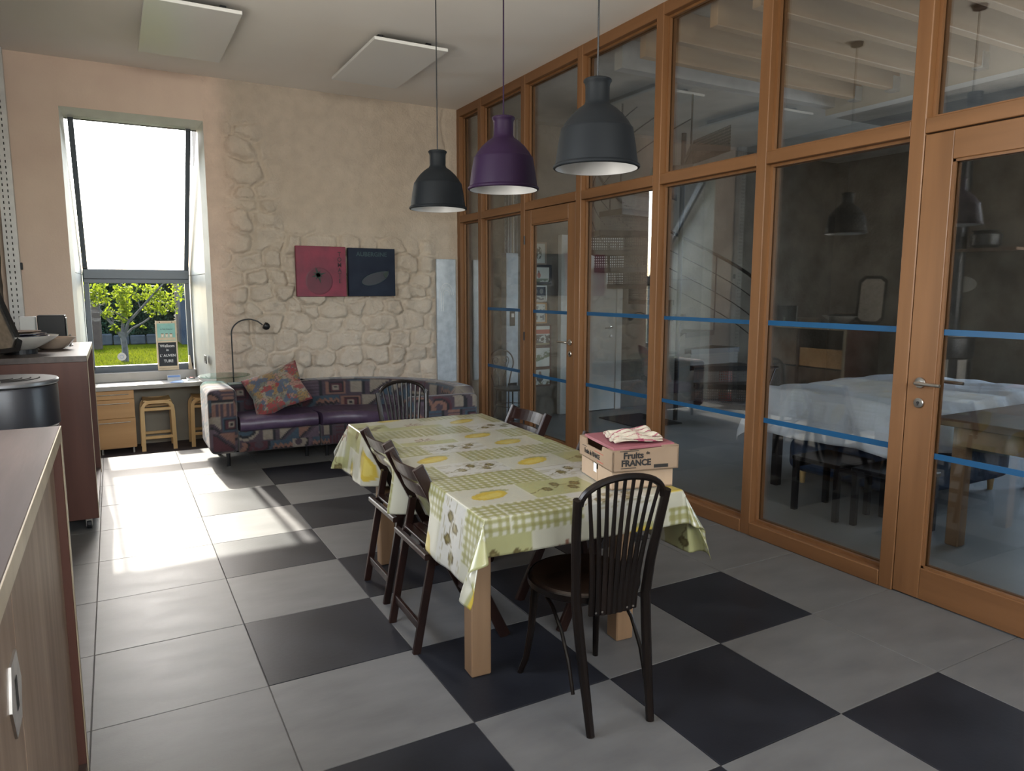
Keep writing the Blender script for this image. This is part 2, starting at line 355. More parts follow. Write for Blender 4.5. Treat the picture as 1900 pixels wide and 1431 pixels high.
def anchor(root, loc):
    """put a thing's origin at its base, its parts staying where they are"""
    loc = Vector(loc)
    if root.data is not None and root.type == 'MESH': root.data.transform(Matrix.Translation(-loc))
    root.location = loc
    for c in list(COL.objects):
        if c.parent == root: c.location = Vector(c.location) - loc
    return root
GX = 3.585          # room face of the glazed partition
CH = 3.49           # ceiling height
# ================================================================== SETTING
# ---- floor: grout slab with every tile a piece of its own
fl = MB().box(-0.62, 3.75, -5.4, 4.70, -0.12, -0.0035).build('floor', 'grout', kind='structure')
tm = {k: MB().box(0.0015, 0.5985, 0.0015, 0.5985, -0.012, 0.0, bev=0.0015).mesh('tile', k) for k in ('light_tile', 'dark_tile')}
def tile_mesh(x0, x1, y0, y1, k): return MB().box(x0, x1, y0, y1, -0.012, 0.0, bev=0.0015).mesh('tile', k)
for i in range(-2, 7):
    for j in range(-9, 8):
        k = 'dark_tile' if (1 <= i <= 4 and j <= 5 and (i + j) % 2 == 1) else 'light_tile'
        x0, y0 = i * .6, j * .6
        if i in (-2, 6) or j == 7:
            xa, xb = max(x0, -0.62) - x0 + .0015, min(x0 + .6, 3.75 if i == 6 else 9) - x0 - .0015
            yb = min(y0 + .6, 4.70) - y0 - .0015
            if xb - xa < 0.01: continue
            o = link('tile', tile_mesh(xa, xb, .0015, yb, k), fl, loc=(x0, y0, 0.0002 * ((i * 7 + j * 3) % 4)))
        else:
            o = link('tile', tm[k], fl, loc=(x0, y0, 0.0002 * ((i * 7 + j * 3) % 4)))
MB().box(-0.30, 1.30, 4.705, 6.0, -0.25, -0.13).build('floor_niche', 'niche_floor', kind='structure')
MB().box(3.75, 10.2, -5.4, 4.9, -0.12, -0.002).build('floor_far_room', 'concrete', kind='structure')
# ---- ceiling
MB().box(-0.9, 3.80, -5.6, 5.0, CH, CH + 0.2).build('ceiling', 'ceiling_paint', kind='structure')
# ---- back wall: smooth plaster by the window, stones showing through the render beside it
def back_wall():
    x0, x1, z0, z1, st = 1.0, 3.60, 0.0, CH, 0.016
    nx, nz = int((x1 - x0) / st) + 1, int((z1 - z0) / st) + 1
    X, Z = np.meshgrid(np.linspace(x0, x1, nx), np.linspace(z0, z1, nz))
    d = 0.004 * fbm(X, Z, 3, 3) + 0.0022 * fbm(X, Z, 22, 9)
    g = np.random.default_rng(3)
    seeds = []
    z = 0.08
    while z < 3.5:                       # rubble laid in rough courses
        h = g.uniform(.13, .21); x = 0.9 + g.uniform(0, .2)
        while x < 3.7:
            w = g.uniform(.16, .36); seeds.append((x + w / 2, z + h / 2 + g.uniform(-.025, .025), w, h, g.uniform(.4, 1.0), g.uniform(-.3, .3))); x += w
        z += h
    best = np.full(X.shape, 9.0); sec = np.full(X.shape, 9.0); amp = np.zeros(X.shape); tl = np.zeros(X.shape)
    WX = X + .13 * (fbm(X, Z, 5, 21) - .5); WZ = Z + .13 * (fbm(X, Z, 5, 31) - .5)
    for sx, sz, w, h, a, t in seeds:
        dd = np.sqrt(((WX - sx) / (w * .5)) ** 2 + ((WZ - sz) / (h * .5)) ** 2)
        m_ = dd < best; sec = np.where(m_, best, np.minimum(sec, dd)); amp = np.where(m_, a, amp); tl = np.where(m_, (WZ - sz) * t, tl); best = np.where(m_, dd, best)
    edge = np.clip((sec - best) * 1.4, 0, 1)
    stone = amp * (smooth(0, .75, edge)) * .042 + tl * .25 * smooth(0, .5, edge) + .034 * (fbm(X, Z, 9, 5, 5) - .5) + .010 * (fbm(X, Z, 38, 15, 3) - .5)
    n = fbm(X, Z, 4, 77)
    lower = smooth(2.22, 1.92, Z + .25 * (n - .5)) * smooth(1.06, 1.22, X) * smooth(3.34, 3.22, X)
    strip = smooth(1.12, 1.24, X) * smooth(1.72, 1.56, X + .15 * (n - .5) + .17 * (Z - 2.3)) * smooth(3.35, 3.0, Z)
    mask = np.clip(np.maximum(lower, strip), 0, 1)
    rough = .016 * (fbm(X, Z, 17, 41, 5) - .5) + .012 * (fbm(X, Z, 2.2, 51, 3) - .5)
    d = d + mask * (stone * 1.9 - .010) + (1 - mask) * rough * smooth(1.05, 1.3, X)
    crack = np.exp(-((X - 3.44 - .03 * np.sin(Z * 9) - .02 * (fbm(X, Z, 9, 61) - .5)) / .010) ** 2) * smooth(2.3, 2.6, Z)
    d = d - crack * .022
    d = d * smooth(0.0, .08, X - x0 + .0)
    mb = MB(); mb.v = [(a, 4.70 - b, c) for a, b, c in zip(X.ravel(), d.ravel(), Z.ravel())]
    for j in range(nz - 1):
        for i in range(nx - 1):
            a = j * nx + i; mb.f.append((a, a + 1, a + nx + 1, a + nx))
    return mb, (X, Z, mask)
mb, (WXg, WZg, wmask) = back_wall()
bw = mb.build('wall_back', 'stone_render', kind='structure', smooth=True, fix=False)
bw.data.materials.clear()
# its colour runs from pink-beige plaster to grey-brown render, as the wall's own
m, nt_, b_ = newmat('render_blend'); MAT['render_blend'] = m
vc = N(nt_, 'Attribute', attribute_name='print'); n1 = N(nt_, 'TexNoise'); n1.inputs['Scale'].default_value = 9; n1.inputs['Detail'].default_value = 9
tc_ = N(nt_, 'TexCoord'); nt_.links.new(tc_.outputs['Object'], n1.inputs['Vector'])
hs = N(nt_, 'MapRange'); hs.inputs['From Min'].default_value = .25; hs.inputs['From Max'].default_value = .75; hs.inputs['To Min'].default_value = .91; hs.inputs['To Max'].default_value = 1.09
nt_.links.new(n1.outputs['Fac'], hs.inputs['Value'])
vm = N(nt_, 'VectorMath', operation='SCALE'); nt_.links.new(vc.outputs['Color'], vm.inputs[0]); nt_.links.new(hs.outputs[0], vm.inputs['Scale'])
nt_.links.new(vm.outputs[0], b_.inputs['Base Color']); b_.inputs['Roughness'].default_value = .88
n2 = N(nt_, 'TexNoise'); n2.inputs['Scale'].default_value = 45; n2.inputs['Detail'].default_value = 8; nt_.links.new(tc_.outputs['Object'], n2.inputs['Vector'])
bp = N(nt_, 'Bump'); bp.inputs['Strength'].default_value = 1.0; bp.inputs['Distance'].default_value = .009
nt_.links.new(n2.outputs['Fac'], bp.inputs['Height']); nt_.links.new(bp.outputs[0], b_.inputs['Normal'])
bw.data.materials.append(m)
t = smooth(1.05, 1.35, WXg + .2 * (fbm(WXg, WZg, 3, 8) - .5)).ravel()[:, None]
pk = np.array([0.66, 0.51, 0.41]); sr = np.array([0.45, 0.375, 0.30]); lt = np.array([0.50, 0.425, 0.345])
mm = (wmask.ravel()[:, None]) * .75 + .25 * fbm(WXg, WZg, 2, 71).ravel()[:, None]
paint(bw.data, (1 - t) * pk + t * (sr * (1 - mm) + lt * mm))
w = MB()
w.box(-0.9, -0.14, 4.70, 5.0, 0, CH); w.box(-0.14, 1.0, 4.70, 5.0, 3.09, CH)
w.box(1.0, 3.75, 4.76, 5.0, 0, CH)
w.build('wall_back', 'beige_plaster', kind='structure')
# ---- window bay: reveals of the sloping window, splayed
bay = link('window_reveal', None, None, kind='structure')
def slab(mb, pts, off):
    off = Vector(off); A = [Vector(p) for p in pts]; return mb.hull2(A, [p + off for p in A])
yL, zM, yT, zT = 5.90, 1.69, 4.84, 3.02
mb = MB()
slab(mb, [(1.0, 4.703, -.13), (1.0, 4.703, 3.09), (0.965, 4.86, 3.045), (0.965, 4.86, -.13)], (.12, 0, 0))
slab(mb, [(-.14, 4.703, -.13), (-.14, 4.703, 3.09), (-.115, 4.86, 3.045), (-.115, 4.86, -.13)], (-.12, 0, 0))
slab(mb, [(-.14, 4.703, 3.09), (1.0, 4.703, 3.09), (.965, 4.88, 3.035), (-.115, 4.88, 3.035)], (0, 0, .05))
mb.build('plaster_edge', 'lintel_paint', bay)
mb = MB()
for sx, o in ((1, .06), (-1, -.06)):
    xa, xb = (.965, .915) if sx > 0 else (-.115, -.095)
    slab(mb, [(xa, 4.86, 1.69), (xa, 4.86, 3.06), (xa, 4.9, 3.06), (xb, 6.02, 1.69)], (o, 0, 0))
mb.build('upper_side_panel', 'reveal_paint', bay)
mb = MB()
for sx, o in ((1, .06), (-1, -.06)):
    xa, xb = (.965, .915) if sx > 0 else (-.115, -.095)
    zb = .53 if sx > 0 else -.13; slab(mb, [(xa, 4.86, zb), (xa, 4.86, 1.685), (xb, 6.02, 1.685), (xb, 6.02, zb)], (o, 0, 0))
mb.build('lower_side_panel', 'reveal_paint', bay)
MB().box(-.115, 1.18, 5.90, 6.0, -.13, .60).build('niche_wall', 'niche_wall', bay); MB().box(1.16, 1.20, 5.0, 5.90, -.13, .54).build('niche_side', 'niche_wall', bay)
anchor(bay, (0.43, 4.7, 0))
win = link('window_1', None, None, kind='structure')
mb = MB(); fx0, fx1 = -.085, .905
mb.box(fx0, fx0 + .045, 5.86, 5.94, .70, zM); mb.box(fx1 - .045, fx1, 5.86, 5.94, .70, zM)
mb.box(fx0, fx1, 5.86, 5.94, .67, .735)
mb.build('lower_frame', 'grey_aluminium', win)
mb = MB(); mb.box(fx0, fx1, 5.84, 5.95, 1.60, 1.645, bev=.004); mb.box(fx0, fx1, 5.82, 5.95, 1.645, 1.745, bev=.006)
mb.build('transom', 'grey_aluminium', win)
A = Vector((0, 5.90, 1.72)); B = Vector((0, 4.86, 3.02)); dirv = (B - A).normalized(); nn = Vector((0, dirv.z, -dirv.y))
mb = MB()
for x in (fx0 + .022, fx1 - .022): mb.bar(A + Vector((x, 0, 0)), B + dirv * .01 + Vector((x, 0, 0)), .045, .08, up=nn)
mb.build('sloping_frame', 'grey_aluminium', win)
MB().box(fx0 + .045, fx1 - .045, 5.896, 5.904, .735, 1.60).build('pane', 'window_glass', win)
a0, b0 = A + dirv * .04, B + dirv * .04
mb = MB(); n4 = nn * .004
mb.hull2([Vector((fx0 + .045, a0.y, a0.z)) - n4, Vector((fx1 - .045, a0.y, a0.z)) - n4, Vector((fx1 - .045, b0.y, b0.z)) - n4, Vector((fx0 + .045, b0.y, b0.z)) - n4],
         [Vector((fx0 + .045, a0.y, a0.z)) + n4, Vector((fx1 - .045, a0.y, a0.z)) + n4, Vector((fx1 - .045, b0.y, b0.z)) + n4, Vector((fx0 + .045, b0.y, b0.z)) + n4])
mb.build('sloping_pane', 'window_glass', win)
anchor(win, (0.41, 5.9, .67))
# outer wall around the bay so that daylight enters only through the glass
mb = MB(); mb.box(-3, -.18, 5.0, 6.04, -.2, 3.9); mb.box(1.03, 6, 5.0, 6.04, .54, 3.9); mb.box(1.20, 6, 5.0, 6.04, -.2, .54); mb.box(-.18, 1.20, 6.0, 6.06, -.2, .66)
mb.build('wall_outside', 'garden_wall', kind='structure')
MB().box(-.16, 1.03, 4.86, 5.0, 3.045, 3.9).build('wall_lintel', 'garden_wall', kind='structure')
# ---- left wall, rear wall
def rough_wall(name, p0, ux, uz, L, H, st, amp, matn, seed):
    nx, nz = int(L / st) + 1, int(H / st) + 1
    U, V = np.meshgrid(np.linspace(0, L, nx), np.linspace(0, H, nz))
    d = amp * (fbm(U, V, 3.5, seed, 5) - .4) + amp * .6 * (1 - np.abs(2 * fbm(U, V, 6, seed + 4, 3) - 1)) * .8
    p0 = Vector(p0); ux = Vector(ux); uz = Vector(uz); nrm = ux.cross(uz)
    P = np.array(p0)[None] + U.ravel()[:, None] * np.array(ux) + V.ravel()[:, None] * np.array(uz) + np.maximum(d, 0).ravel()[:, None] * np.array(nrm)
    mb = MB(); mb.v = [tuple(q) for q in P]
    for j in range(nz - 1):
        for i in range(nx - 1):
            a = j * nx + i; mb.f.append((a, a + 1, a + nx + 1, a + nx))
    return mb.build(name, matn, kind='structure', smooth=True, fix=False)
LW0, LW1, LWZ0, LWZ1 = -1.7, .80, 1.40, 2.95      # unseen kitchen window added in the left wall for fill light
rough_wall('wall_left', (-.658, LW1, 0), (0, 1, 0), (0, 0, 1), 4.70 - LW1, CH, .06, .045, 'dark_stone', 11)
rough_wall('wall_left', (-.658, LW0, 0), (0, 1, 0), (0, 0, 1), LW1 - LW0, LWZ0, .07, .03, 'other_plaster', 12)
rough_wall('wall_left', (-.658, LW0, LWZ1), (0, 1, 0), (0, 0, 1), LW1 - LW0, CH - LWZ1, .07, .03, 'other_plaster', 13)
rough_wall('wall_left', (-.658, -5.4, 0), (0, 1, 0), (0, 0, 1), LW0 + 5.4, CH, .07, .03, 'other_plaster', 14)
mb = MB(); mb.box(-.9, -.66, LW1, 5.0, 0, CH); mb.box(-.9, -.66, -5.4, LW0, 0, CH); mb.box(-.9, -.66, LW0, LW1, 0, LWZ0); mb.box(-.9, -.66, LW0, LW1, LWZ1, CH)
mb.build('wall_left', 'other_plaster', kind='structure')
kw = link('added_window_left', None, None, kind='structure'); mb = MB()
for y in (LW0 + .03, (LW0 + LW1) / 2, LW1 - .03): mb.box(-.84, -.78, y - .03, y + .03, LWZ0, LWZ1)
mb.box(-.84, -.78, LW0, LW1, LWZ0, LWZ0 + .05); mb.box(-.84, -.78, LW0, LW1, LWZ1 - .05, LWZ1); mb.build('frame', 'grey_aluminium', kw)
MB().box(-.814, -.806, LW0 + .03, LW1 - .03, LWZ0 + .04, LWZ1 - .04).build('pane', 'window_glass', kw)
RW0, RW1, RZ0, RZ1 = -.55, 3.0, 1.95, 3.35          # unseen window added behind the camera to carry the rear fill lamp
mb = MB(); mb.box(-.9, RW0, -5.6, -5.4, -.1, 4.2); mb.box(RW1, 10.2, -5.6, -5.4, -.1, 4.2); mb.box(RW0, RW1, -5.6, -5.4, -.1, RZ0); mb.box(RW0, RW1, -5.6, -5.4, RZ1, 4.2)
mb.build('wall_rear', 'other_plaster', kind='structure')
kw = link('added_window_rear', None, None, kind='structure'); mb = MB()
for x in (RW0 + .03, (RW0 + RW1) / 2, RW1 - .03): mb.box(x - .03, x + .03, -5.54, -5.48, RZ0, RZ1)
mb.box(RW0, RW1, -5.54, -5.48, RZ0, RZ0 + .05); mb.box(RW0, RW1, -5.54, -5.48, RZ1 - .05, RZ1); mb.build('frame', 'grey_aluminium', kw)
MB().box(RW0 + .03, RW1 - .03, -5.514, -5.506, RZ0 + .04, RZ1 - .04).build('pane', 'window_glass', kw)
# ---- far room shell
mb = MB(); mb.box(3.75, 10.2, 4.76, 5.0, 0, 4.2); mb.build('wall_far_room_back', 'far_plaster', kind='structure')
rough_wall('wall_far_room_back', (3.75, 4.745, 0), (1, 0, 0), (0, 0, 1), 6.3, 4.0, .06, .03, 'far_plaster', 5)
mb = MB()                                   # right wall with a window opening that lights the concrete floor
mb.box(10.0, 10.2, -5.4, -1.9, 0, 4.2); mb.box(10.0, 10.2, 1.5, 5.0, 0, 4.2); mb.box(10.0, 10.2, -1.9, 1.5, 0, .6); mb.box(10.0, 10.2, -1.9, 1.5, 2.6, 4.2)
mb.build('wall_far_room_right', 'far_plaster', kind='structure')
wf = link('window_2', None, None, kind='structure')
mb = MB()
for y in (-1.88, 1.5 - .02, (1.5 - 1.9) / 2): mb.box(10.06, 10.12, y - .03, y + .03, .6, 2.6)
mb.box(10.06, 10.12, -1.9, 1.5, .6, .66); mb.box(10.06, 10.12, -1.9, 1.5, 2.6 - .06, 2.6)
mb.build('frame', 'grey_aluminium', wf)
MB().box(10.088, 10.094, -1.9, 1.5, .66, 2.6 - .06).build('pane', 'window_glass', wf)
MB().box(3.70, 10.2, -5.6, 5.0, 4.0, 4.2).build('ceiling_far_room', 'ceiling_paint', kind='structure')
MB().box(3.66, 3.80, -5.4, 4.76, 3.49, 4.2).build('wall_above_partition', 'ceiling_paint', kind='structure')
# joists, each one a beam, hung in metal shoes on a cross beam
MB().box(3.80, 6.35, 2.03, 2.13, 3.28, 3.50).build('beam_steel', 'rail_paint', kind='structure')
MB().box(6.35, 6.50, -5.4, 2.13, 3.22, 3.50).build('beam_cross', 'other_plaster', kind='structure')
MB().box(3.80, 6.5, -5.4, 2.13, 3.50, 3.56).build('ceiling_boards', 'dark_stone', kind='structure')
MB().box(6.5, 10.0, -5.4, 2.13, 3.22, 3.36).build('ceiling_soffit', 'far_plaster', kind='structure')
MB().box(3.8, 10.0, 2.13, 4.76, 3.46, 3.6).build('ceiling_stairs', 'other_plaster', kind='structure')
jm = MB().box(3.80, 6.34, -.035, .035, 3.29, 3.50, bev=.004).mesh('joist', 'joist_wood')
shm = MB().box(6.25, 6.345, -.042, .042, 3.275, 3.40, bev=.003).mesh('hanger', 'galvanised')
for k in range(14):
    o = link('joist_beam', jm, kind='structure', loc=(0, 1.78 - k * .37, 0)); link('hanger', shm, o)

# ================================================================== GLAZED PARTITION
PY = [4.665, 4.14, 3.235, 2.305, 1.33, .38, -.575]
par = link('wall_right', None, None, kind='structure')
def post(y, w=.075, z1=CH):
    m = MB(); m.box(GX, GX + .115, y - w / 2, y + w / 2, 0.0, z1, bev=.004)
    return m.build('post', 'frame_wood_z', par)
for y in PY: post(y)
post(-1.66); post(-2.6); post(-3.6); post(-4.6); post(-5.36)
YS = PY + [-1.66, -2.6, -3.6, -4.6, -5.36]
DOORS = (2, 6)
for k in range(len(YS) - 1):
    ya, yb = YS[k + 1] + .0375, YS[k] - .0375
    MB().box(GX + .002, GX + .112, ya, yb, CH - .085, CH, bev=.003).build('top_rail', 'frame_wood_y', par)
    MB().box(GX + .001, GX + .112, ya, yb, 2.275, 2.345, bev=.003).build('middle_rail', 'frame_wood_y', par)
    if k not in DOORS: MB().box(GX - .004, GX + .112, ya, yb, 0.001, .085, bev=.004).build('bottom_rail', 'frame_wood_y', par)
    def bead(z0, z1):
        m = MB()
        for x0, t in ((GX + .045, .016), (GX + .082, .016)):
            m.box(x0, x0 + .022, ya, ya + t, z0, z1); m.box(x0, x0 + .022, yb - t, yb, z0, z1)
            m.box(x0, x0 + .022, ya + t, yb - t, z0, z0 + t); m.box(x0, x0 + .022, ya + t, yb - t, z1 - t, z1)
        return m
    bead(2.345, CH - .085).build('glazing_bead', 'frame_wood_z', par)
    MB().box(GX + .070, GX + .078, ya, yb, 2.345, CH - .085).build('pane', 'pane_glass', par)
    if k not in DOORS:
        bead(.085, 2.275).build('glazing_bead', 'frame_wood_z', par)
        MB().box(GX + .070, GX + .078, ya, yb, .085, 2.275).build('pane', 'pane_glass', par)
        if k > 0 and k < 9:
            for z in (.722, 1.325):
                MB().box(GX + .066, GX + .070, ya, yb, z, z + .026 + .004 * (k % 2)).build('tape_strip', 'tape_blue', par)['label'] = 'blue adhesive tape strip across the pane'
anchor(par, (GX, 0, 0))
def lever(m, y, z, s, side=-1):
    """lever handle on its rose; s = direction of the lever along y"""
    x = GX if side < 0 else GX + .09
    o = side
    m.lathe([(.0, 0), (.026, 0), (.027, o * .004), (.025, o * .008), (0, o * .009)], (x, y, z), 20, axis='x')
    m.tube([(x, y, z), (x + o * .045, y, z), (x + o * .052, y + s * .006, z), (x + o * .052, y + s * .02, z), (x + o * .052, y + s * .125, z)], .0085, 10)
    m.lathe([(0, 0), (.024, 0), (.025, o * .004), (.022, o * .007), (0, o * .008)], (x, y, z - .10), 20, axis='x')
def door(name, y0, y1, hinge, st, bh, kind_label):
    d = link(name, None, None, kind='structure')
    lf = MB(); z0, z1 = .008, 2.268
    lf.box(GX + .004, GX + .07, y0, y0 + st, z0, z1, bev=.003); lf.box(GX + .004, GX + .07, y1 - st, y1, z0, z1, bev=.003)
    lf.build('stile', 'frame_wood_z', d)
    MB().box(GX + .004, GX + .07, y0 + st, y1 - st, z1 - .13, z1, bev=.003).build('top_rail', 'frame_wood_y', d)
    MB().box(GX + .004, GX + .07, y0 + st, y1 - st, z0, z0 + bh, bev=.003).build('bottom_rail', 'frame_wood_y', d)
    b = MB(); ya, yb, za, zb = y0 + st, y1 - st, z0 + bh, z1 - .13
    for x0 in (GX + .012, GX + .046):
        b.box(x0, x0 + .014, ya, ya + .012, za, zb); b.box(x0, x0 + .014, yb - .012, yb, za, zb); b.box(x0, x0 + .014, ya, yb, za, za + .012); b.box(x0, x0 + .014, ya, yb, zb - .012, zb)
    b.build('glazing_bead', 'frame_wood_z', d)
    MB().box(GX + .032, GX + .040, ya, yb, za, zb).build('pane', 'pane_glass', d)
    for z in (.722, 1.325): MB().box(GX + .028, GX + .032, ya, yb, z, z + .028).build('tape_strip', 'tape_blue', d)['label'] = 'blue adhesive tape strip across the door pane'
    hy = y0 + st * .48 if hinge > 0 else y1 - st * .5
    s = 1 if hinge > 0 else -1
    h = MB(); lever(h, hy, 1.09, s); soften(h.build('handle', 'brushed_steel', d))
    h = MB(); lever(h, hy, 1.09, s, 1); h.build('handle', 'brushed_steel', d)
    k = MB(); k.lathe([(0, 0), (.007, 0), (.007, -.003), (0, -.003)], (GX - .007, hy, .992), 10, axis='x'); k.box(GX - .012, GX - .008, hy - .0025, hy + .0025, .978, .99)
    k.build('keyhole', 'ink_black', d)
    hg = MB(); hyy = y1 - .004 if hinge > 0 else y0 + .004
    for z in (.25, 1.1, 2.0): hg.lathe([(0, -.04), (.008, -.04), (.008, .04), (0, .04)], (GX - .002, hyy, z), 8)
    hg.build('hinge', 'black_metal', d)
    anchor(d, (GX, (y0 + y1) / 2, 0))
    return d
door('door_1', 2.345, 3.195, 1, .115, .17, '')
door('door_2', -1.62, -.615, -1, .135, .16, '')
# vertical perforated cable rail in the corner, with a small black clip
rl = thing('cable_rail', 'tall light grey perforated metal rail standing in the corner left of the window', 'rail', (-.55, 4.64, 0))
mb = MB(); mb.box(-.05, .05, -.045, -.042, 0, CH - .005); mb.box(-.05, -.047, -.042, .03, 0, CH - .005); mb.box(.047, .05, -.042, .03, 0, CH - .005)
mb.build('channel', 'rail_paint', rl)
mb = MB(); z = .1
while z < CH - .05:
    for x in (-.024, .012): mb.box(x - .004, x + .004, -.0458, -.0448, z, z + .022)
    z += .0475
mb.build('slot', 'hole_dark', rl, kind='stuff')
MB().box(.05, .066, -.03, .01, 1.70, 1.76, bev=.004).build('clip', 'black_metal', rl)
# wiring socket plates on the window reveal
for i, (y, z) in enumerate(((4.93, .85), (5.3, .42))):
    s_ = MB().box(0, .008, -.075, .075, -.04, .04, bev=.003).build('socket_plate', 'black_metal', None,
        label=('dark grey double socket on the window reveal above the desk', 'dark grey socket below the desk on the niche side')[i], cat='socket')
    MB().lathe([(0, 0), (.018, 0), (.018, -.0015), (0, -.0015)], (0, 0, 0), 14, axis='x').build('socket_hole', 'hole_dark', s_)
    s_.location = ((.930, 1.148)[i], y, z)
# ================================================================== DINING TABLE AND OILCLOTH
TX0, TX1, TY0, TY1, TZ = 1.282, 2.142, -.645, 1.335, .745
TROT = -.052
tb = thing('dining_table', 'long pale wooden dining table with square legs under a printed oilcloth', 'table', (1.712, .345, 0), TROT)
MB().box(-.43, .43, -.99, .99, .715, TZ, bev=.004).build('table_top', 'table_wood_x', tb)
m = MB()
m.box(-.34, .36, -.72, -.69, .62, .715); m.box(-.34, .36, .66, .69, .62, .715); m.box(-.35, -.32, -.69, .66, .62, .715); m.box(.34, .37, -.69, .66, .62, .715)
m.build('apron', 'table_wood_x', tb)
for x in (-.315, .375):
    for y in (-.66, .65):
        MB().box(x - .043, x + .043, y - .04, y + .04, 0, .715, bev=.005).build('leg', 'table_wood', tb)
# oilcloth: sheet coordinates (u,v) laid over the edge; print painted per vertex
OX, OY = .27, .135
def cloth_pt(u, v):
    ex = max(TX0 - u, u - TX1, 0); ey = max(TY0 - v, v - TY1, 0)
    sx = -1 if u < TX0 else 1; sy = -1 if v < TY0 else 1
    x = min(max(u, TX0), TX1); y = min(max(v, TY0), TY1); z = TZ + .006
    if ex == 0 and ey == 0:
        return (x, y, z + .0012 * math.sin(u * 17 + v * 5))
    r = math.hypot(ex, ey); th = math.atan2(ey, ex)
    corner = math.sin(2 * th)
    t_ = min(r / .04, 1)
    wav = math.sin(v * 15 + 1.3 * math.sin(v * 5)) * .5 + math.sin(v * 37 + 2 * math.sin(u * 3)) * .16
    wx = math.sin(u * 13 + .8) * .5
    amp = min(r / .25, 1) ** 1.3
    if corner < .02 and ey == 0 or ex > 0 and ey < ex * .05:
        out = .008 + .014 * amp * (1 + wav) + .02 * amp
        X_ = x + sx * out * t_; Z_ = z - .004 * t_ - r * .985 + .004
        if sx < 0:            # the folding chairs press the cloth in under the edge
            for yc, cxx in ((.115, 1.427), (.65, 1.454)):
                wgt = float(smooth(.265, .15, abs(v - yc)) * smooth(.72, .62, Z_)); lim = cxx - .215 + (.815 - Z_) * .49 + .022
                if wgt > 0 and Z_ < .735: X_ = X_ + wgt * max(lim - X_, 0)
        return (X_, y, Z_)
    if ex == 0:
        out = .006 + .010 * amp * (1 + wx) + .01 * amp
        return (x, y + sy * out * t_, z - r * .985)
    # corner: the spare cloth falls in a pointed fold pushed out from the corner
    a = corner; fold = math.sin(th * 2) ** .8
    out = (.03 * amp + .40 * r * fold)
    ox = out * math.cos(th * 1.0) * .95; oy = out * math.sin(th) * .95
    ox += .010 * (1 - fold); oy += .008 * (1 - fold)
    ox += fold * r * .12 * math.sin(th * 9); oy -= fold * r * .10 * math.sin(th * 9 + .6)
    return (x + sx * ox, y + sy * oy, z - r * (1 - .10 * fold))
def print_pattern(u, v):
    """patchwork print: gingham, plain, stripe and fruit blocks"""
    u = u - TX0 + 2.0; v = v - TY0 + 2.0
    cw, chh = .30, .215
    row = np.floor(v / chh).astype(int); off = (row % 3) * .11
    uu = u + off; colm = np.floor(uu / cw).astype(int)
    fu = uu / cw - colm; fv = v / chh - row
    kind = (colm * 3 + row * 5 + (row // 2)) % 7
    base = np.array([.56, .555, .46]); green = np.array([.36, .365, .185]); pale = np.array([.62, .62, .52]); olive = np.array([.30, .29, .12])
    C = np.zeros(u.shape + (3,)); C[:] = base
    n = fbm(u, v, 9, 3, 3)[..., None]
    C = C * (1 - .18 * n) + pale * .18 * n
    g1 = (np.floor(uu * 62).astype(int) % 2); g2 = (np.floor(v * 62).astype(int) % 2)
    gc = np.where((g1 + g2)[..., None] == 0, pale * .95, np.where((g1 + g2)[..., None] == 1, green * 1.05, olive * 1.05))
    def blend(mask, col): return np.where(mask[..., None], col, C)
    C = blend((kind == 0) | (kind == 4), gc)
    C = blend(kind == 2, green * (1.1 + .25 * n))
    C = blend((kind == 5) & (fv < .4), green * 1.25)
    C = blend(kind == 3, np.array([.60, .60, .56]))
    # lemons
    dx, dy = (fu - .5) * cw, (fv - .52) * chh
    q = (dx * .94 + dy * .34) / .085; p_ = (dy * .94 - dx * .34) / .048
    rr_ = q * q + p_ * p_
    lem = (kind == 1) | (kind == 6)
    C = blend(lem & (rr_ < 1), np.array([.58, .44, .07])); C = blend(lem & (rr_ < .45) & (p_ < .3), np.array([.66, .54, .14]))
    C = blend(lem & (rr_ > 1) & (rr_ < 1.7) & (q > 0) & (p_ > 0), green)
    # olives on a twig
    for ox_, oy_ in ((-.06, -.02), (.0, .03), (.055, -.03), (.09, .02)):
        e = ((dx - ox_) / .021) ** 2 + ((dy - oy_) / .029) ** 2
        ol = (kind == 2) | (kind == 3)
        C = blend(ol & (e < 1), np.array([.13, .105, .04])); C = blend(ol & (e < .3), np.array([.24, .21, .09]))
    tw = np.abs(dy - .25 * dx - .01 * np.sin(dx * 60)) < .0028
    C = blend(((kind == 2) | (kind == 3)) & tw, np.array([.20, .17, .07]))
    # red-brown sprig
    a_ = np.arctan2(dy, dx); r0 = np.hypot(dx, dy)
    C = blend((kind == 5) & (fv > .4) & (r0 < .055) & (np.sin(a_ * 7 + r0 * 50) > .35), np.array([.26, .13, .09]))
    # handwriting-like strokes
    st = (np.abs(np.sin(v * 190)) > .93) & (vnoise(u, v, 60, 5) > .45) & (kind == 3)
    C = blend(st, np.array([.40, .38, .27]))
    seam = (fu < .012) | (fv < .016)
    C = blend(seam, pale * 1.0)
    C = C * np.array([.80, .79, .76]) * .82
    return C
nu, nv = int((TX1 - TX0 + 2 * OX) / .0075), int((TY1 - TY0 + 2 * OY) / .0075)
us = np.linspace(TX0 - OX, TX1 + OX, nu); vs = np.linspace(TY0 - OY, TY1 + OY, nv)
mb = MB()
for v in vs:
    for u in us: mb.v.append(cloth_pt(u, v))
for j in range(nv - 1):
    for i in range(nu - 1):
        a = j * nu + i; mb.f.append((a, a + 1, a + nu + 1, a + nu))
cl = mb.build('tablecloth', 'oilcloth', smooth=True, fix=False, label='glossy green and yellow oilcloth with lemons and olives on the dining table', cat='tablecloth')
U, V = np.meshgrid(us, vs); Cc = print_pattern(U, V)
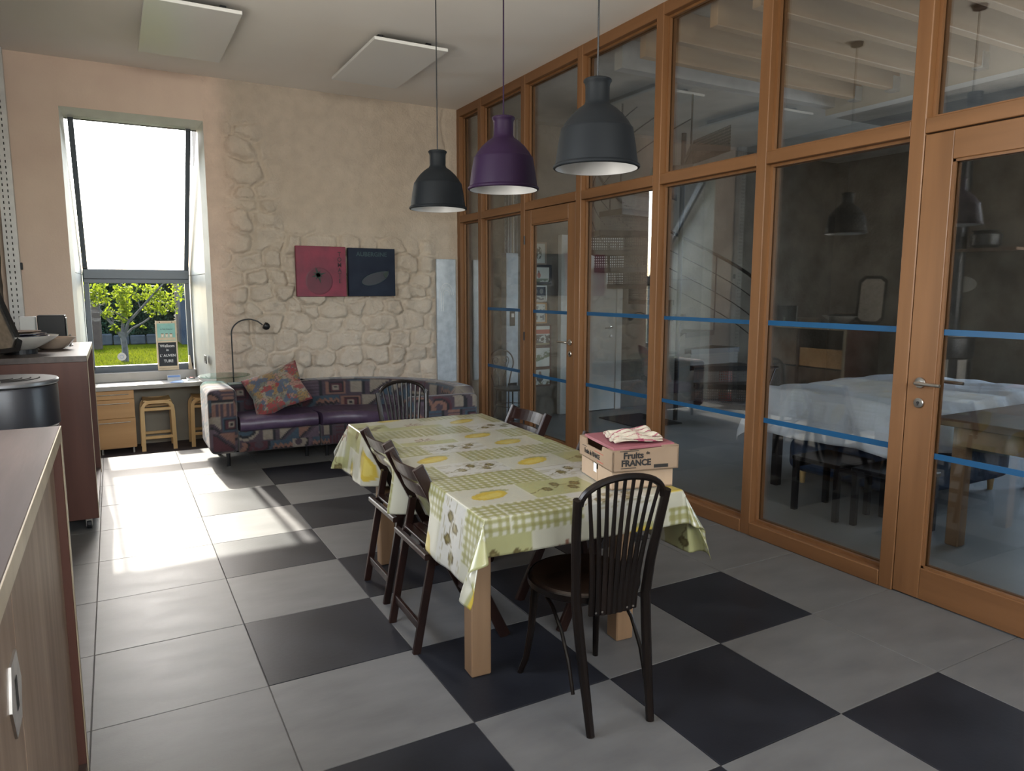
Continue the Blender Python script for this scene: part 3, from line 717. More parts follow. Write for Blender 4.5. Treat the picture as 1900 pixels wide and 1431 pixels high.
hm = (V < TY0 - .002)[..., None]; Cc = np.where(hm & (Cc.sum(-1, keepdims=True) > 1.2), np.array([.60, .63, .64]), Cc)
paint(cl.data, Cc.reshape(-1, 3))
so = cl.modifiers.new('thickness', 'SOLIDIFY'); so.thickness = .0015; so.offset = -1
anchor(cl, (1.712, .345, TZ)); cl.rotation_euler = (0, 0, TROT)

# ================================================================== FOLDING CHAIRS
def folding_chair(loc, rz, label, group):
    """local: sitter faces +x, origin under the seat"""
    t = thing('folding_chair', label, 'chair', loc, rz, group)
    W = .19
    for s in (-1, 1):
        MB().bar((-.215, s * W, .815), (.185, s * W, .0), .022, .05, up=(1, 0, .4), bev=.004).build('back_leg', 'dark_wood_z', t)
        MB().bar((-.115, s * (W - .026), .585), (-.225, s * (W - .026), .0), .022, .034, up=(1, 0, 0), bev=.003).build('rear_leg', 'dark_wood_z', t)
        MB().bar((-.175, s * (W - .048), .435), (.20, s * (W - .048), .455), .02, .035, up=(0, 0, 1), bev=.003).build('seat_rail', 'dark_wood_x', t)
        MB().lathe([(0, -.03), (.005, -.03), (.005, .012), (0, .012)], (-.125, s * W, .59), 8, axis='y').build('pivot_bolt', 'brushed_steel', t)
    for k in range(8):
        x = -.165 + k * .047
        MB().box(x, x + .039, -W + .035, W - .035, .452 + k * .001, .464 + k * .001, bev=.002).build('slat', 'dark_wood_y', t)
    for z, h in ((.775, .062), (.695, .055)):
        x0 = -.215 + (.815 - z) * .49
        p0 = []; A = []; n = 10
        for k in range(n + 1):
            y = -W + 2 * W * k / n; c_ = -.030 * (1 - (y / W) ** 2)
            A.append((x0 + c_, y))
        mbb = MB(); tilt = .25
        loop = []
        for dz in (-h / 2, h / 2):
            loop.append([(x - dz * .4 - .006, y, z + dz) for x, y in A]); loop.append([(x - dz * .4 + .006, y, z + dz) for x, y in A])
        L0, L1, H0, H1 = loop
        o = 0; mbb.v = L0 + L1 + H0 + H1; nn_ = n + 1
        for k in range(n):
            mbb.f += [(k, k + 1, 2 * nn_ + k + 1, 2 * nn_ + k), (nn_ + k, nn_ + k + 1, 3 * nn_ + k + 1, 3 * nn_ + k), (k, k + 1, nn_ + k + 1, nn_ + k), (2 * nn_ + k, 2 * nn_ + k + 1, 3 * nn_ + k + 1, 3 * nn_ + k)]
        mbb.build('back_rail', 'dark_wood_y', t, smooth=False)
    MB().bar((-.205, -W + .03, .115), (-.205, W - .03, .115), .016, .038, up=(0, 0, 1), bev=.002).build('stretcher', 'dark_wood_y', t)
    MB().bar((.12, -W, .12), (.12, W, .12), .016, .034, up=(0, 0, 1), bev=.002).build('stretcher', 'dark_wood_y', t)
    MB().bar((-.182, -W - .012, .432), (-.182, W + .012, .432), .026, .026, up=(0, 0, 1), bev=.004).build('seat_bar', 'dark_wood_y', t)
    return t
GF = 'dark folding chairs at the dining table'
fc = folding_chair((1.428, .115, 0), -.03, 'dark wooden folding chair on the window side of the table, nearer the camera', GF)
dup(fc, (1.478, .65, 0), -.02, 'dark wooden folding chair beside the far table corner, on the window side', GF)
dup(fc, (2.12, .93, 0), PI + .02, 'dark folding chair on the partition side, only its top rail showing past the cloth', GF)
dup(fc, (2.03, .02, 0), PI, 'dark folding chair pushed under the table behind the stacked cardboard boxes', GF)

# ================================================================== BENTWOOD CHAIRS
def bentwood_chair(loc, rz, label, group):
    """local: sitter faces +y, back at -y"""
    t = thing('bentwood_chair', label, 'chair', loc, rz, group)
    m = MB()
    m.lathe([(.0, .462), (.15, .458), (.175, .462), (.196, .470), (.207, .462), (.207, .440), (.196, .432), (0, .432)], (0, .0, 0), 32)
    soften(m.build('seat', 'seat_wood', t))
    m = MB(); m.lathe([(.209, .436), (.214, .44), (.214, .462), (.209, .466)], (0, 0, 0), 32); soften(m.build('seat_ring', 'black_bentwood', t))
    for s in (-1, 1):      # front legs splay out
        soften(MB().tube([(s * .135, .13, .435), (s * .142, .14, .34), (s * .148, .152, .20), (s * .16, .175, .07), (s * .175, .20, .0)], [.017, .016, .0145, .013, .012], 10).build('front_leg', 'black_bentwood', t))
    for s in (-1, 1):      # rear legs run up into the back posts
        pts = [(s * .122, -.285, 0), (s * .128, -.256, .15), (s * .136, -.225, .32), (s * .142, -.206, .45), (s * .152, -.218, .58), (s * .166, -.242, .72), (s * .176, -.268, .848)]
        soften(MB().tube(pts, [.015, .017, .0185, .0185, .0175, .017, .0165], 10).build('rear_leg', 'black_bentwood', t))
    # bow
    P = []
    for k in range(17):
        a = PI * k / 16; P.append((.164 * math.cos(a), -.262 - .022 * math.sin(a), .825 + .088 * math.sin(a) ** .9))
    soften(MB().tube(P, .0125, 8).build('back_bow', 'black_bentwood', t))
    for k in range(9):     # fanned spindles, broad at the foot
        q = (k - 4) / 4.0
        xt = .139 * q; zt = .825 + .088 * math.sin(math.acos(max(-1, min(1, xt / .164)))) ** .9
        xb = .086 * q
        pts = []
        for j in range(7):
            f = j / 6; z = .405 + (zt - .405) * f
            x = xb + (xt - xb) * (f ** 1.6); y = -.214 - .066 * f ** 1.3 - .012 * (1 - q * q) * (1 - f)
            pts.append((x, y, z))
        w_ = [.0125, .0125, .0115, .010, .0085, .0075, .0075]
        soften(MB().tube(pts, w_, 6, flat=.55, up=(0, 1, 0)).build('spindle', 'black_bentwood', t))
    for k in range(7):
        q = (k - 3) / 3.0
        MB().lathe([(0, -.003), (.004, -.002), (.004, .002), (0, .002)], (.076 * q, -.228, .418), 8, axis='y').build('stud', 'brushed_steel', t)
    # bent braces under the seat
    for s in (-1, 1):
        pts = [(s * .138, .125, .405), (s * .142, .06, .395), (s * .145, -.03, .37), (s * .148, -.11, .31), (s * .150, -.17, .22), (s * .150, -.205, .12)]
        soften(MB().tube(pts, .0075, 8).build('brace', 'black_bentwood', t))
    soften(MB().tube([(.13 * math.cos(a), .11 + .0 * a - .07 * math.sin(a) + .02, .40) for a in [PI * k / 8 for k in range(9)]], .007, 6).build('brace', 'black_bentwood', t))
    return t
GB = 'fan-backed bentwood chairs at the table ends'
bc = bentwood_chair((1.665, -.60, 0), -.10, 'black fan-backed bentwood chair with round seat at the near end of the table', GB)
dup(bc, (1.86, 1.60, 0), PI, 'dark fan-backed bentwood chair at the far end of the table, before the sofa', GB)

# ================================================================== CARDBOARD BOXES, FOLDER, TOWEL
def carton(name, label, cat, loc, rz, W, D, H, cm, wall=.006):
    t = thing(name, label, cat, loc, rz)
    m = MB(); m.box(0, W, 0, D, 0, wall); m.build('bottom', cm, t)
    return t
ZB = TZ + .009
t = carton('cardboard_box', 'plain brown cardboard box standing on the oilcloth beneath the printed crate', 'box', (1.832, -.545, ZB), -.22 + .0, .265, .315, .08, 'card_light')
W_, D_, H_ = .265, .315, .078
for a in ((0, W_, 0, .005), (0, W_, D_ - .005, D_), (W_ - .005, W_, .005, D_ - .005)): MB().box(*a, 0, H_).build('side_panel', 'card_light', t)
MB().box(0, .005, .005, .14, 0, H_).build('side_panel', 'card_light', t)
m = MB(); m.prism([(0, 0), (.005, 0), (.005, .001), (0, .001)], 0, .001)
m = MB(); A_ = [(-.0015, .14, 0), (-.0015, .31, 0), (-.0015, .31, H_), (-.0015, .20, H_), (-.0015, .172, .05), (-.0015, .14, .05)]
m.hull2([Vector(p) for p in A_], [Vector(p) + Vector((.005, 0, 0)) for p in A_]); m.build('tuck_flap', 'card_light', t)
MB().box(0, W_, 0, D_, H_ - .004, H_).build('lid', 'card_light', t)
MB().box(-.0022, -.0016, .150, .180, .035, .072).build('clear_tape', 'panel_white', t)
c2 = thing('fruit_crate', 'open brown cardboard fruit crate with black lettering, on top of the plain box', 'box', (1.815, -.570, ZB + .079), -.22)
W2, D2, H2 = .285, .345, .082
MB().box(0, W2, 0, D2, 0, .004).build('bottom', 'card_brown', c2)
def side(pts, axis, at, th, m_='card_brown', nm='side_panel'):
    A = []
    for a, z in pts: A.append(Vector((at, a, z)) if axis == 'x' else Vector((a, at, z)))
    off = Vector((th, 0, 0)) if axis == 'x' else Vector((0, th, 0))
    q = MB(); q.hull2(A, [p + off for p in A]); return q.build(nm, m_, c2)
side([(0, 0), (D2, 0), (D2, H2), (D2 - .075, H2), (D2 - .082, H2 - .024), (.11, H2 - .022), (.10, H2), (0, H2)], 'x', 0, .006)
side([(0, 0), (D2, 0), (D2, H2), (D2 - .06, H2), (D2 - .07, H2 - .03), (.09, H2 - .03), (.08, H2), (0, H2)], 'x', W2 - .006, .006)
side([(0, 0), (W2, 0), (W2, H2 + .012), (0, H2 - .004)], 'y', 0, .006); side([(0, 0), (W2, 0), (W2, H2), (0, H2)], 'y', D2 - .006, .006)
MB().box(.002, .075, .0, .06, H2 - .003, H2 + .001).build('corner_flap', 'card_brown', c2); MB().box(W2 - .07, W2, .0, .06, H2 + .008, H2 + .013).build('corner_flap', 'card_brown', c2)
MB().box(.002, .06, D2 - .06, D2, H2 - .003, H2 + .001).build('corner_flap', 'card_brown', c2)
m = MB(); m.box(W2 * .62, W2 * .84, -.0012, 0, .008, .022, bev=.003); m.build('hand_hole', 'hole_dark', c2)
text('Fruits', .036, 'ink_black', c2, (.088, -.001, .062), (PI / 2, 0, 0), sx=1.05, bold=.0012)
text('de', .016, 'ink_black', c2, (.150, -.001, .070), (PI / 2, 0, 0), bold=.0004)
text('FRANCE', .034, 'ink_black', c2, (.100, -.001, .032), (PI / 2, 0, 0), sx=1.0, bold=.0014)
text('Fruits de FRANCE', .027, 'ink_black', c2, (-.001, .205, .030), (PI / 2, 0, -PI / 2), sx=.78, bold=.0006)
MB().box(.03, .11, -.001, 0, .080, .0825).build('printed_line', 'ink_black', c2); MB().box(.035, .10, -.001, 0, .012, .0145).build('printed_line', 'ink_black', c2)
MB().box(-.001, 0, .26, .31, .048, .050).build('printed_line', 'ink_black', c2); MB().box(-.001, 0, .09, .15, .012, .0145).build('printed_line', 'ink_red', c2); MB().box(-.001, 0, .09, .18, .048, .0500).build('printed_line', 'ink_red', c2)
fo = MB(); fo.bar((.012, .165, .088), (.272, .165, .096), .30, .012, up=(0, 0, 1), bev=.002)
f_o = fo.build('folder', 'folder_red', None, label='dusty red folder lying across the open fruit crate', cat='folder'); f_o.location = (1.815, -.570, ZB + .078); f_o.rotation_euler = (0, 0, -.22)
# striped tea towel, folded, on the folder
def towel():
    n1, n2 = 70, 60; m = MB()
    def layer(zb, sc, ph):
        def fn(a, b):
            x = (a - .5) * .20 * sc; y = (b - .5) * .17 * sc
            e = min(a, 1 - a, b, 1 - b) * 12; e = min(e, 1)
            z = zb + .009 * e ** .5 + .0045 * math.sin(a * 11 + ph + 2 * b) * e + .004 * math.sin(b * 15 + a * 4 + ph)
            return (x + .012 * math.sin(b * 6 + ph) * (a - .3), y + .010 * math.sin(a * 7 + ph), z)
        m.grid(fn, n1, n2)
    layer(.000, 1.0, 0); layer(.009, .95, 1.2); layer(.017, .86, 2.4)
    o = m.build('tea_towel', 'towel_fabric', None, smooth=True, fix=False, label='folded cream tea towel with red stripes lying on the red folder', cat='towel')
    P = np.array(m.v); x, y = P[:, 0], P[:, 1]
    C = np.zeros((len(x), 3)); C[:] = (.44, .385, .30)
    st = ((np.floor((y + .2) * 150) % 4) == 0) & (np.abs(((y + .5) * 11) % 1 - .5) < .30)
    C[st] = (.24, .04, .075)
    st2 = (np.abs(((x + .5) * 9) % 1 - .5) < .04); C[st2] = C[st2] * .5 + np.array((.33, .08, .12)) * .5
    C *= (.9 + .2 * vnoise(x, y, 300)[:, None]); paint(o.data, C)
    so = o.modifiers.new('thickness', 'SOLIDIFY'); so.thickness = .003; so.offset = 0
    o.location = (1.985, -.475, ZB + .184); o.rotation_euler = (0, math.radians(-1.5), -.35)
towel()

# ================================================================== PENDANT LAMPS
def pendant(loc, label, cm):
    t = thing('pendant_lamp', label, 'lamp', loc, 0, 'bell-shaped pendant lamps over the table')
    pr_ = [(.049, .326), (.0535, .322), (.0535, .317), (.049, .311), (.046, .300), (.0455, .245), (.0485, .238), (.051, .232), (.075, .216), (.100, .193), (.120, .168), (.131, .150), (.134, .146), (.137, .144), (.1385, .136),
           (.148, .085), (.156, .030), (.158, .014), (.163, .011), (.1665, .006), (.1665, .001), (.163, -.003), (.157, -.003)]
    soften(MB().lathe(pr_, (0, 0, 0), 48).build('shade', cm, t), .9)
    MB().lathe([(0, .318), (.049, .318)], (0, 0, 0), 32).build('shade_top', cm, t)
    pi_ = [(.157, -.003), (.152, .03), (.144, .085), (.134, .135), (.115, .165), (.095, .19), (.046, .228), (.042, .245), (0, .25)]
    soften(MB().lathe(pi_, (0, 0, 0), 48).build('shade_lining', 'pendant_inside', t), .9)
    soften(MB().lathe([(0, .245), (.02, .245), (.02, .19), (.016, .18), (0, .178)], (0, 0, 0), 16).build('bulb_holder', 'panel_white', t))
    soften(MB().lathe([(.0, .182), (.013, .18), (.028, .155), (.033, .13), (.028, .108), (.012, .095), (0, .093)], (0, 0, 0), 20).build('bulb', 'panel_white', t))
    MB().tube([(0, 0, .318), (0, 0, CH - loc[2] - .02)], .0035, 8).build('cord', cm if 'purple' in cm else 'black_metal', t)
    soften(MB().lathe([(0, CH - loc[2] - .03), (.045, CH - loc[2] - .028), (.05, CH - loc[2] - .002), (0, CH - loc[2] - .001)], (0, 0, 0), 20).build('ceiling_rose', cm, t))
pendant((1.845, 1.175, 2.0), 'grey pendant lamp farthest from the camera, nearest the stone wall', 'pendant_grey')
pendant((1.790, .275, 2.0), 'purple pendant lamp between the two grey ones', 'pendant_purple')
pendant((1.818, -.425, 2.0), 'dark grey pendant lamp nearest the camera, looking largest', 'pendant_grey')

# ================================================================== CEILING HEATING PANELS
for loc, lab in (((.76, 3.28, 3.41), 'white heating panel under the ceiling near the window'), ((2.30, 3.30, 3.41), 'white heating panel under the ceiling above the sofa')):
    t = thing('ceiling_panel', lab, 'heater', loc, 0, 'flat heating panels hung under the ceiling')
    MB().box(-.30, .30, -.60, .60, -.012, .012, bev=.002).build('panel', 'panel_white', t)
    MB().box(-.25, .25, -.55, .55, .012, .030).build('backing', 'black_metal', t)
    for x in (-.2, .2):
        MB().box(x - .02, x + .02, -.45, .45, .022, CH - loc[2] - .001).build('mounting_rail', 'black_metal', t)
# ================================================================== POSTERS
p1 = thing('canvas_panel', 'crimson square canvas with a tomato and vertical lettering above the sofa', 'picture', (1.775, 4.582, 1.468), 0, 'pair of vegetable canvases on the stone wall')
MB().box(0, .503, 0, .045, 0, .502, bev=.003).build('canvas', 'poster_red', p1)
MB().lathe([(0, 0), (.125, 0), (.137, .0015), (.137, .003)], (.225, -.0025, .155), 40, axis='y', sx=1).build('tomato_relief', 'poster_red_dark', p1)
m = MB(); cx, cz = .215, .215
for k in range(8):
    a = k * PI / 4 + .3; L = (.085, .05, .09, .06, .075, .055, .09, .05)[k]
    d_ = Vector((math.cos(a), 0, math.sin(a))); q = Vector((-d_.z, 0, d_.x)); c0 = Vector((cx, -.004, cz))
    m.hull2([c0 - q * .016, c0 + d_ * L, c0 + q * .016], [p + Vector((0, -.003, 0)) for p in (c0 - q * .016, c0 + d_ * L, c0 + q * .016)])
m.build('tomato_stalk', 'poster_green', p1)
for k, ch_ in enumerate('TOMATE'): text(ch_, .062, 'poster_ink', p1, (.435, -.0015, .425 - k * .054), (PI / 2, 0, 0), sx=.9, bold=.001)
p2 = thing('canvas_panel', 'navy blue square canvas with an aubergine and faint lettering above the sofa', 'picture', (2.302, 4.582, 1.472), 0, 'pair of vegetable canvases on the stone wall')
MB().box(0, .502, 0, .045, 0, .492, bev=.003).build('canvas', 'poster_navy', p2)
P = []
for k in range(28):
    a = 2 * PI * k / 28; r0 = .075 + .028 * math.cos(a - .4)
    x = .235 + 1.9 * r0 * math.cos(a) * 1.0; z = .16 + r0 * .78 * math.sin(a) + .28 * (x - .235) + .7 * max(0, x - .28) ** 2
    P.append(Vector((x, -.002, z)))
m = MB(); m.hull2(P, [p + Vector((0, -.003, 0)) for p in P]); m.build('aubergine_relief', 'poster_navy_dark', p2)
m = MB(); m.tube([p + Vector((0, -.003, 0)) for p in P] + [P[0] + Vector((0, -.003, 0))], .0022, 5, cap=False); m.build('aubergine_outline', 'poster_teal', p2)
MB().hull2([Vector((.365, -.005, .235)), Vector((.43, -.005, .265)), Vector((.41, -.005, .22)), Vector((.40, -.005, .18))], [Vector((.365, -.008, .235)), Vector((.43, -.008, .265)), Vector((.41, -.008, .22)), Vector((.40, -.008, .18))]).build('aubergine_cap', 'poster_green', p2)
text('AUBERGINE', .062, 'poster_teal', p2, (.25, -.0015, .428), (PI / 2, 0, 0), sx=1.0, bold=.001)
# white panel with a faint arch, standing against the back wall by the partition
wp = thing('wall_panel', 'narrow pale blue-white panel with a faint arch on the wall by the partition', 'panel', (3.43, 4.665, .50))
MB().box(-.118, .118, 0, .03, 0, 1.375, bev=.003).build('board', 'galvanised', wp)
m = MB()
for r0 in (.085, .060, .035):
    m.tube([(-.0 + r0 * math.cos(PI * k / 12), -.001, .98 + r0 * 1.5 * math.sin(PI * k / 12)) for k in range(13)] + [(-r0, -.001, .80)], .0022, 5)
m.build('arch_line', 'panel_white', wp)
# ================================================================== helpers for upholstery
def rounded_box(dx, dy, dz, r, n=(20, 20, 20), puff=0.0, wr=None):
    m = MB(); hx, hy, hz = dx / 2, dy / 2, dz / 2
    def mp(x, y, z):
        q = Vector((max(-hx + r, min(hx - r, x)), max(-hy + r, min(hy - r, y)), max(-hz + r, min(hz - r, z))))
        d = Vector((x, y, z)) - q
        if d.length > 1e-9: d = d.normalized() * r
        p = q + d
        if puff:
            p.z += puff * (1 - (x / hx) ** 2) * (1 - (y / hy) ** 2) * (1 if z > 0 else 0) * (1 if abs(z) >= hz - 1e-6 else abs(z) / hz)
        if wr: p = wr(p)
        return p
    nx, ny, nz = n
    def L(h, n_, k): 
        t = -h + 2 * h * k / n_; return t
    for sz in (-1, 1):
        m.grid(lambda a, b: mp((a * 2 - 1) * hx * sz, (b * 2 - 1) * hy, sz * hz), nx + 1, ny + 1)
    for sy in (-1, 1):
        m.grid(lambda a, b: mp(-(a * 2 - 1) * hx * sy, sy * hy, (b * 2 - 1) * hz), nx + 1, nz + 1)
    for sx in (-1, 1):
        m.grid(lambda a, b: mp(sx * hx, (a * 2 - 1) * hy * sx, (b * 2 - 1) * hz), ny + 1, nz + 1)
    return m
def weld(o, d=.0004):
    import bmesh
    b = bmesh.new(); b.from_mesh(o.data); bmesh.ops.remove_doubles(b, verts=b.verts, dist=d); b.normal_update(); b.to_mesh(o.data); b.free()
    return o
def geo_pattern(s, h, seed=0):
    """geometric woven upholstery: frames, stripes, arcs and wedges on plum"""
    cs, ch_ = .17, .15
    row = np.floor(h / ch_).astype(int); s2 = s + (row % 2) * .06; c = np.floor(s2 / cs).astype(int)
    fx = s2 / cs - c; fy = h / ch_ - row
    hsh = (c * 73856093 ^ row * 19349663 ^ (seed * 83492791)) & 0xffff
    k = hsh % 7; v = (hsh // 7) % 5
    plum = np.array([.085, .058, .080]); cream = np.array([.36, .31, .25]); sal = np.array([.30, .155, .115]); teal = np.array([.05, .095, .14]); blk = np.array([.012, .012, .02]); mar = np.array([.10, .022, .035])
    pal = np.stack([cream, sal, teal, plum * 1.7, mar])
    C = np.zeros(s.shape + (3,)); C[:] = plum
    a, b_ = pal[v], pal[(v + 2) % 5]
    def put(mask, col):
        nonlocal C
        C = np.where(mask[..., None], col, C)
    d = np.maximum(np.abs(fx - .5), np.abs(fy - .5))
    put((k == 0) & (d < .42), a); put((k == 0) & (d < .33), blk); put((k == 0) & (d < .26), mar); put((k == 0) & (d < .17), cream); put((k == 0) & (d < .07), blk)
    put((k == 1) & (np.floor(fy * 9) % 2 == 0) & (fx > .1) & (fx < .75), a); put((k == 1) & (fx > .78) & (fx < .92), blk)
    r = np.hypot(fx - .3, fy - .2)
    put((k == 2) & (r < .7), a); put((k == 2) & (r < .55), blk); put((k == 2) & (r < .42), b_); put((k == 2) & (r < .2), plum)
    put((k == 3) & (fx + fy < .95), a); put((k == 3) & (np.abs(fx + fy - 1) < .07), blk); put((k == 3) & (fx + fy > 1.25), b_)
    put((k == 4) & (np.floor(fx * 8) % 2 == 0), b_); put((k == 4) & (fy > .7), cream); put((k == 4) & (fy > .85), blk)
    put((k == 5) & (fx > .15) & (fx < .65) & (fy > .15) & (fy < .9), cream); put((k == 5) & (fx > .65) & (fx < .82), blk); put((k == 5) & (fy < .12), teal)
    zig = np.abs((fx * 4) % 1 - .5) * .35 + .45
    put((k == 6) & (fy < zig), sal); put((k == 6) & (np.abs(fy - zig) < .07), blk); put((k == 6) & (fy < zig - .28), teal)
    return C * .47 * (.85 + .3 * vnoise(s, h, 260, 4)[..., None])
def resample(P, st):
    out = [P[0]]; 
    for a, b in zip(P[:-1], P[1:]):
        n = max(1, int(math.hypot(b[0] - a[0], b[1] - a[1]) / st))
        for k in range(1, n + 1): out.append((a[0] + (b[0] - a[0]) * k / n, a[1] + (b[1] - a[1]) * k / n))
    return out
def loft(stations, prof, wrinkle=0.0):
    """stations [(front xy, back xy)], prof [(t,z)] closed; returns MB and (s,h) per vertex, with fan-free filled caps"""
    m = MB(); S = []; H = []; n = len(prof); acc = 0; prev = None
    per = [0]
    for k in range(1, n): per.append(per[-1] + math.hypot((prof[k][0] - prof[k - 1][0]) * .65, prof[k][1] - prof[k - 1][1]))
    for f, b in stations:
        F, B = Vector(f), Vector(b); mid = (F * .65 + B * .35)
        if prev is not None: acc += (mid - prev).length
        prev = mid
        for k, (t, z) in enumerate(prof):
            p = F + (B - F) * t; zz = z
            if wrinkle: zz += wrinkle * math.sin(acc * 90 + 14 * t) * max(0, 1 - abs(t - .15) * 3) * .5 + wrinkle * math.sin(acc * 19 + 3)
            m.v.append((p.x, p.y, zz)); S.append(acc); H.append(per[k])
    ns = len(stations)
    for i in range(ns - 1):
        for k in range(n): m.f.append((i * n + k, i * n + (k + 1) % n, (i + 1) * n + (k + 1) % n, (i + 1) * n + k))
    m.f.append(tuple(range(n - 1, -1, -1))); m.f.append(tuple((ns - 1) * n + k for k in range(n)))
    return m, np.array(S), np.array(H)
def rprof(t0, t1, z0, z1, rt, rz, st=.012):
    P = []
    for (ct, cz, a0) in ((t1 - rt, z1 - rz, 0), (t0 + rt, z1 - rz, 90), (t0 + rt, z0 + rz, 180), (t1 - rt, z0 + rz, 270)):
        for k in range(5):
            a = math.radians(a0 + 90 * k / 4); P.append((ct + rt * math.cos(a), cz + rz * math.sin(a)))
    P.append(P[0]); Q = [(t * .65, z) for t, z in P]; Q = resample(Q, st)[:-1]
    return [(t / .65, z) for t, z in Q]

# ================================================================== SOFA
sf = thing('corner_sofa', 'curved corner sofa in dark geometric fabric with purple leather seats against the stone wall', 'sofa', (1.9, 4.0, 0))
def line_st(x0, x1, n, yf=3.765, yb=4.42): return [((x0 + (x1 - x0) * k / n, yf - .03 * (k / n)), (x0 + (x1 - x0) * k / n, yb)) for k in range(n + 1)]
CX, CY, RI, RO = 1.84, 3.22, .51, 1.17
def arc_st(a0, a1, n):
    out = []
    for k in range(n + 1):
        a = math.radians(a0 + (a1 - a0) * k / n); out.append(((CX + RI * math.cos(a), CY + RI * math.sin(a)), (CX + RO * math.cos(a), CY + RO * math.sin(a))))
    return out
seg1, seg2 = line_st(1.055, 1.745, 58), arc_st(99, -6, 110)
for seg, sd in ((seg1, 3), (seg2, 8)):
    m, S, H = loft(seg, rprof(0, 1, .12, .305, .03, .02)); o = m.build('base', 'sofa_fabric', sf, fix=True); paint(o.data, geo_pattern(S, H, sd)); soften(o)
    m, S, H = loft(seg, rprof(.66, 1, .30, .672, .07, .05)); o = m.build('backrest', 'sofa_fabric', sf); paint(o.data, geo_pattern(S, H + .07, sd + 5)); soften(o)
    e0, e1 = (.006, .012)
    m, S, H = loft(seg[1:-1], rprof(-.035, .68, .303, .425, .085, .052), wrinkle=.0022); soften(m.build('seat_cushion', 'purple_leather', sf))
def painted_rbox(name, par_, c, d, r, seed, rz=0.0):
    m = rounded_box(*d, r, n=tuple(max(4, int(q / .012)) for q in d)); V = np.array(m.v)
    o = m.build(name, 'sofa_fabric', par_, fix=False, smooth=True)
    o.location = c; o.rotation_euler = (0, 0, rz)
    s_ = V[:, 0] + V[:, 1] * .9 + 1; paint(o.data, geo_pattern(s_, V[:, 2] + .5 + .3 * V[:, 1], seed)); return o
# arms are children: positions relative to the sofa origin set by anchor below
painted_rbox('arm', sf, (.935, 4.09, .405), (.235, .66, .575), .055, 12)
eA = math.radians(-6)
painted_rbox('arm', sf, (CX + (RI + RO) / 2 * math.cos(eA) + .0, CY + (RI + RO) / 2 * math.sin(eA) - .06, .36), (.64, .12, .50), .04, 31, eA)
for x, y in ((.965, 3.83), (1.66, 3.90), (1.83, 3.83), (.95, 4.34), (1.70, 4.34), (2.6, 3.75), (2.75, 3.25)):
    MB().lathe([(0, .12), (.019, .12), (.016, .005), (.018, 0), (0, 0)], (x, y, 0), 14).build('foot', 'black_metal', sf)
for o in list(COL.objects):
    if o.parent == sf: o.location = Vector(o.location) - Vector((1.9, 4.0, 0))
# floral cushion
def pillow():
    m = MB(); n = 56
    for s in (1, -1):
        def fn(a, b):
            x, y = a * 2 - 1, b * 2 - 1
            e = max(0, (1 - x ** 4)) ** .55 * max(0, (1 - y ** 4)) ** .55
            px = x * (.215 + .018 * (1 - abs(y)) * -1 + .012 * abs(x * y)); py = y * (.215 - .018 * (1 - abs(x)) + .012 * abs(x * y))
            z = s * .075 * e * (1 + .14 * math.sin(x * 5 + y * 3) - .25 * math.exp(-((x + y * .3) / .16) ** 2) * (1 if s > 0 else 0))
            return (px * (s if False else 1), py, z)
        m.grid(fn, n, n)
    o = m.build('scatter_cushion', 'floral_fabric', None, smooth=True, fix=True, label='plump floral scatter cushion in cream, red and blue on the left sofa seat', cat='cushion')
    V = np.array(m.v); x, y = V[:, 0] + .01 * V[:, 2], V[:, 1]
    C = np.zeros((len(x), 3)); C[:] = (.44, .38, .28)
    def put(mask, c): C[mask] = c
    put(fbm(x, y, 14, 3) > .56, (.25, .25, .20)); put(fbm(x, y, 16, 13) > .58, (.42, .26, .10)); put(fbm(x, y, 18, 23) > .60, (.12, .16, .24))
    put(fbm(x, y, 11, 33) > .56, (.42, .07, .07)); put(fbm(x, y, 20, 43) > .63, (.52, .28, .22)); put((np.abs(vnoise(x, y, 90, 9) - .5) < .06), (.18, .15, .11))
    e = np.maximum(abs(V[:, 0]), abs(V[:, 1])) > .212; put(e, (.30, .04, .05))
    paint(o.data, C * .5)
    o.location = (1.435, 4.06, .575)
    zc = Vector((-.30, -.80, .52)).normalized(); xc = Vector((0, 0, 1)).cross(zc).normalized(); yc = zc.cross(xc)
    a_ = math.radians(24); x2 = xc * math.cos(a_) + yc * math.sin(a_); y2 = -xc * math.sin(a_) + yc * math.cos(a_)
    mm_ = Matrix((x2, y2, zc)).transposed().to_4x4(); mm_ = mm_ @ Matrix.Diagonal((1.14, .95, 1, 1)); mm_.translation = Vector((1.43, 3.99, .625)); o.matrix_world = mm_
pillow()
# ================================================================== READING LAMP WITH GLASS TABLE
lp = thing('reading_lamp', 'thin black arched floor lamp with round glass shelf behind the left sofa arm', 'lamp', (1.13, 4.50, 0))
P = [(0, 0, .01), (0, 0, 1.12)] + [(.16 - .16 * math.cos(PI * k / 20), 0, 1.12 + .135 * math.sin(PI * k / 20)) for k in range(1, 12)] + [(.24, -.01, 1.235), (.285, -.02, 1.20)]
soften(MB().tube(P, .0065, 10).build('stem', 'black_metal', lp))
soften(MB().lathe([(0, 0), (.13, 0), (.13, .012), (.02, .02), (0, .02)], (0, 0, 0), 28).build('base', 'black_metal', lp))
hd = MB().lathe([(0, .034), (.018, .030), (.032, .014), (.036, -.004), (.033, -.024), (.030, -.026), (0, -.020)], (0, 0, 0), 24).build('head', 'black_metal', lp); soften(hd)
hd.location = (.318, -.03, 1.185); hd.rotation_euler = (0, math.radians(118), 0)
soften(MB().lathe([(0, .735), (.228, .735), (.232, .739), (.228, .743), (0, .743)], (-.095, -.10, 0), 48).build('glass_shelf', 'table_glass', lp))
soften(MB().lathe([(.007, .70), (.035, .733), (.035, .735), (.007, .735)], (0, 0, 0), 20).build('shelf_collar', 'black_metal', lp))

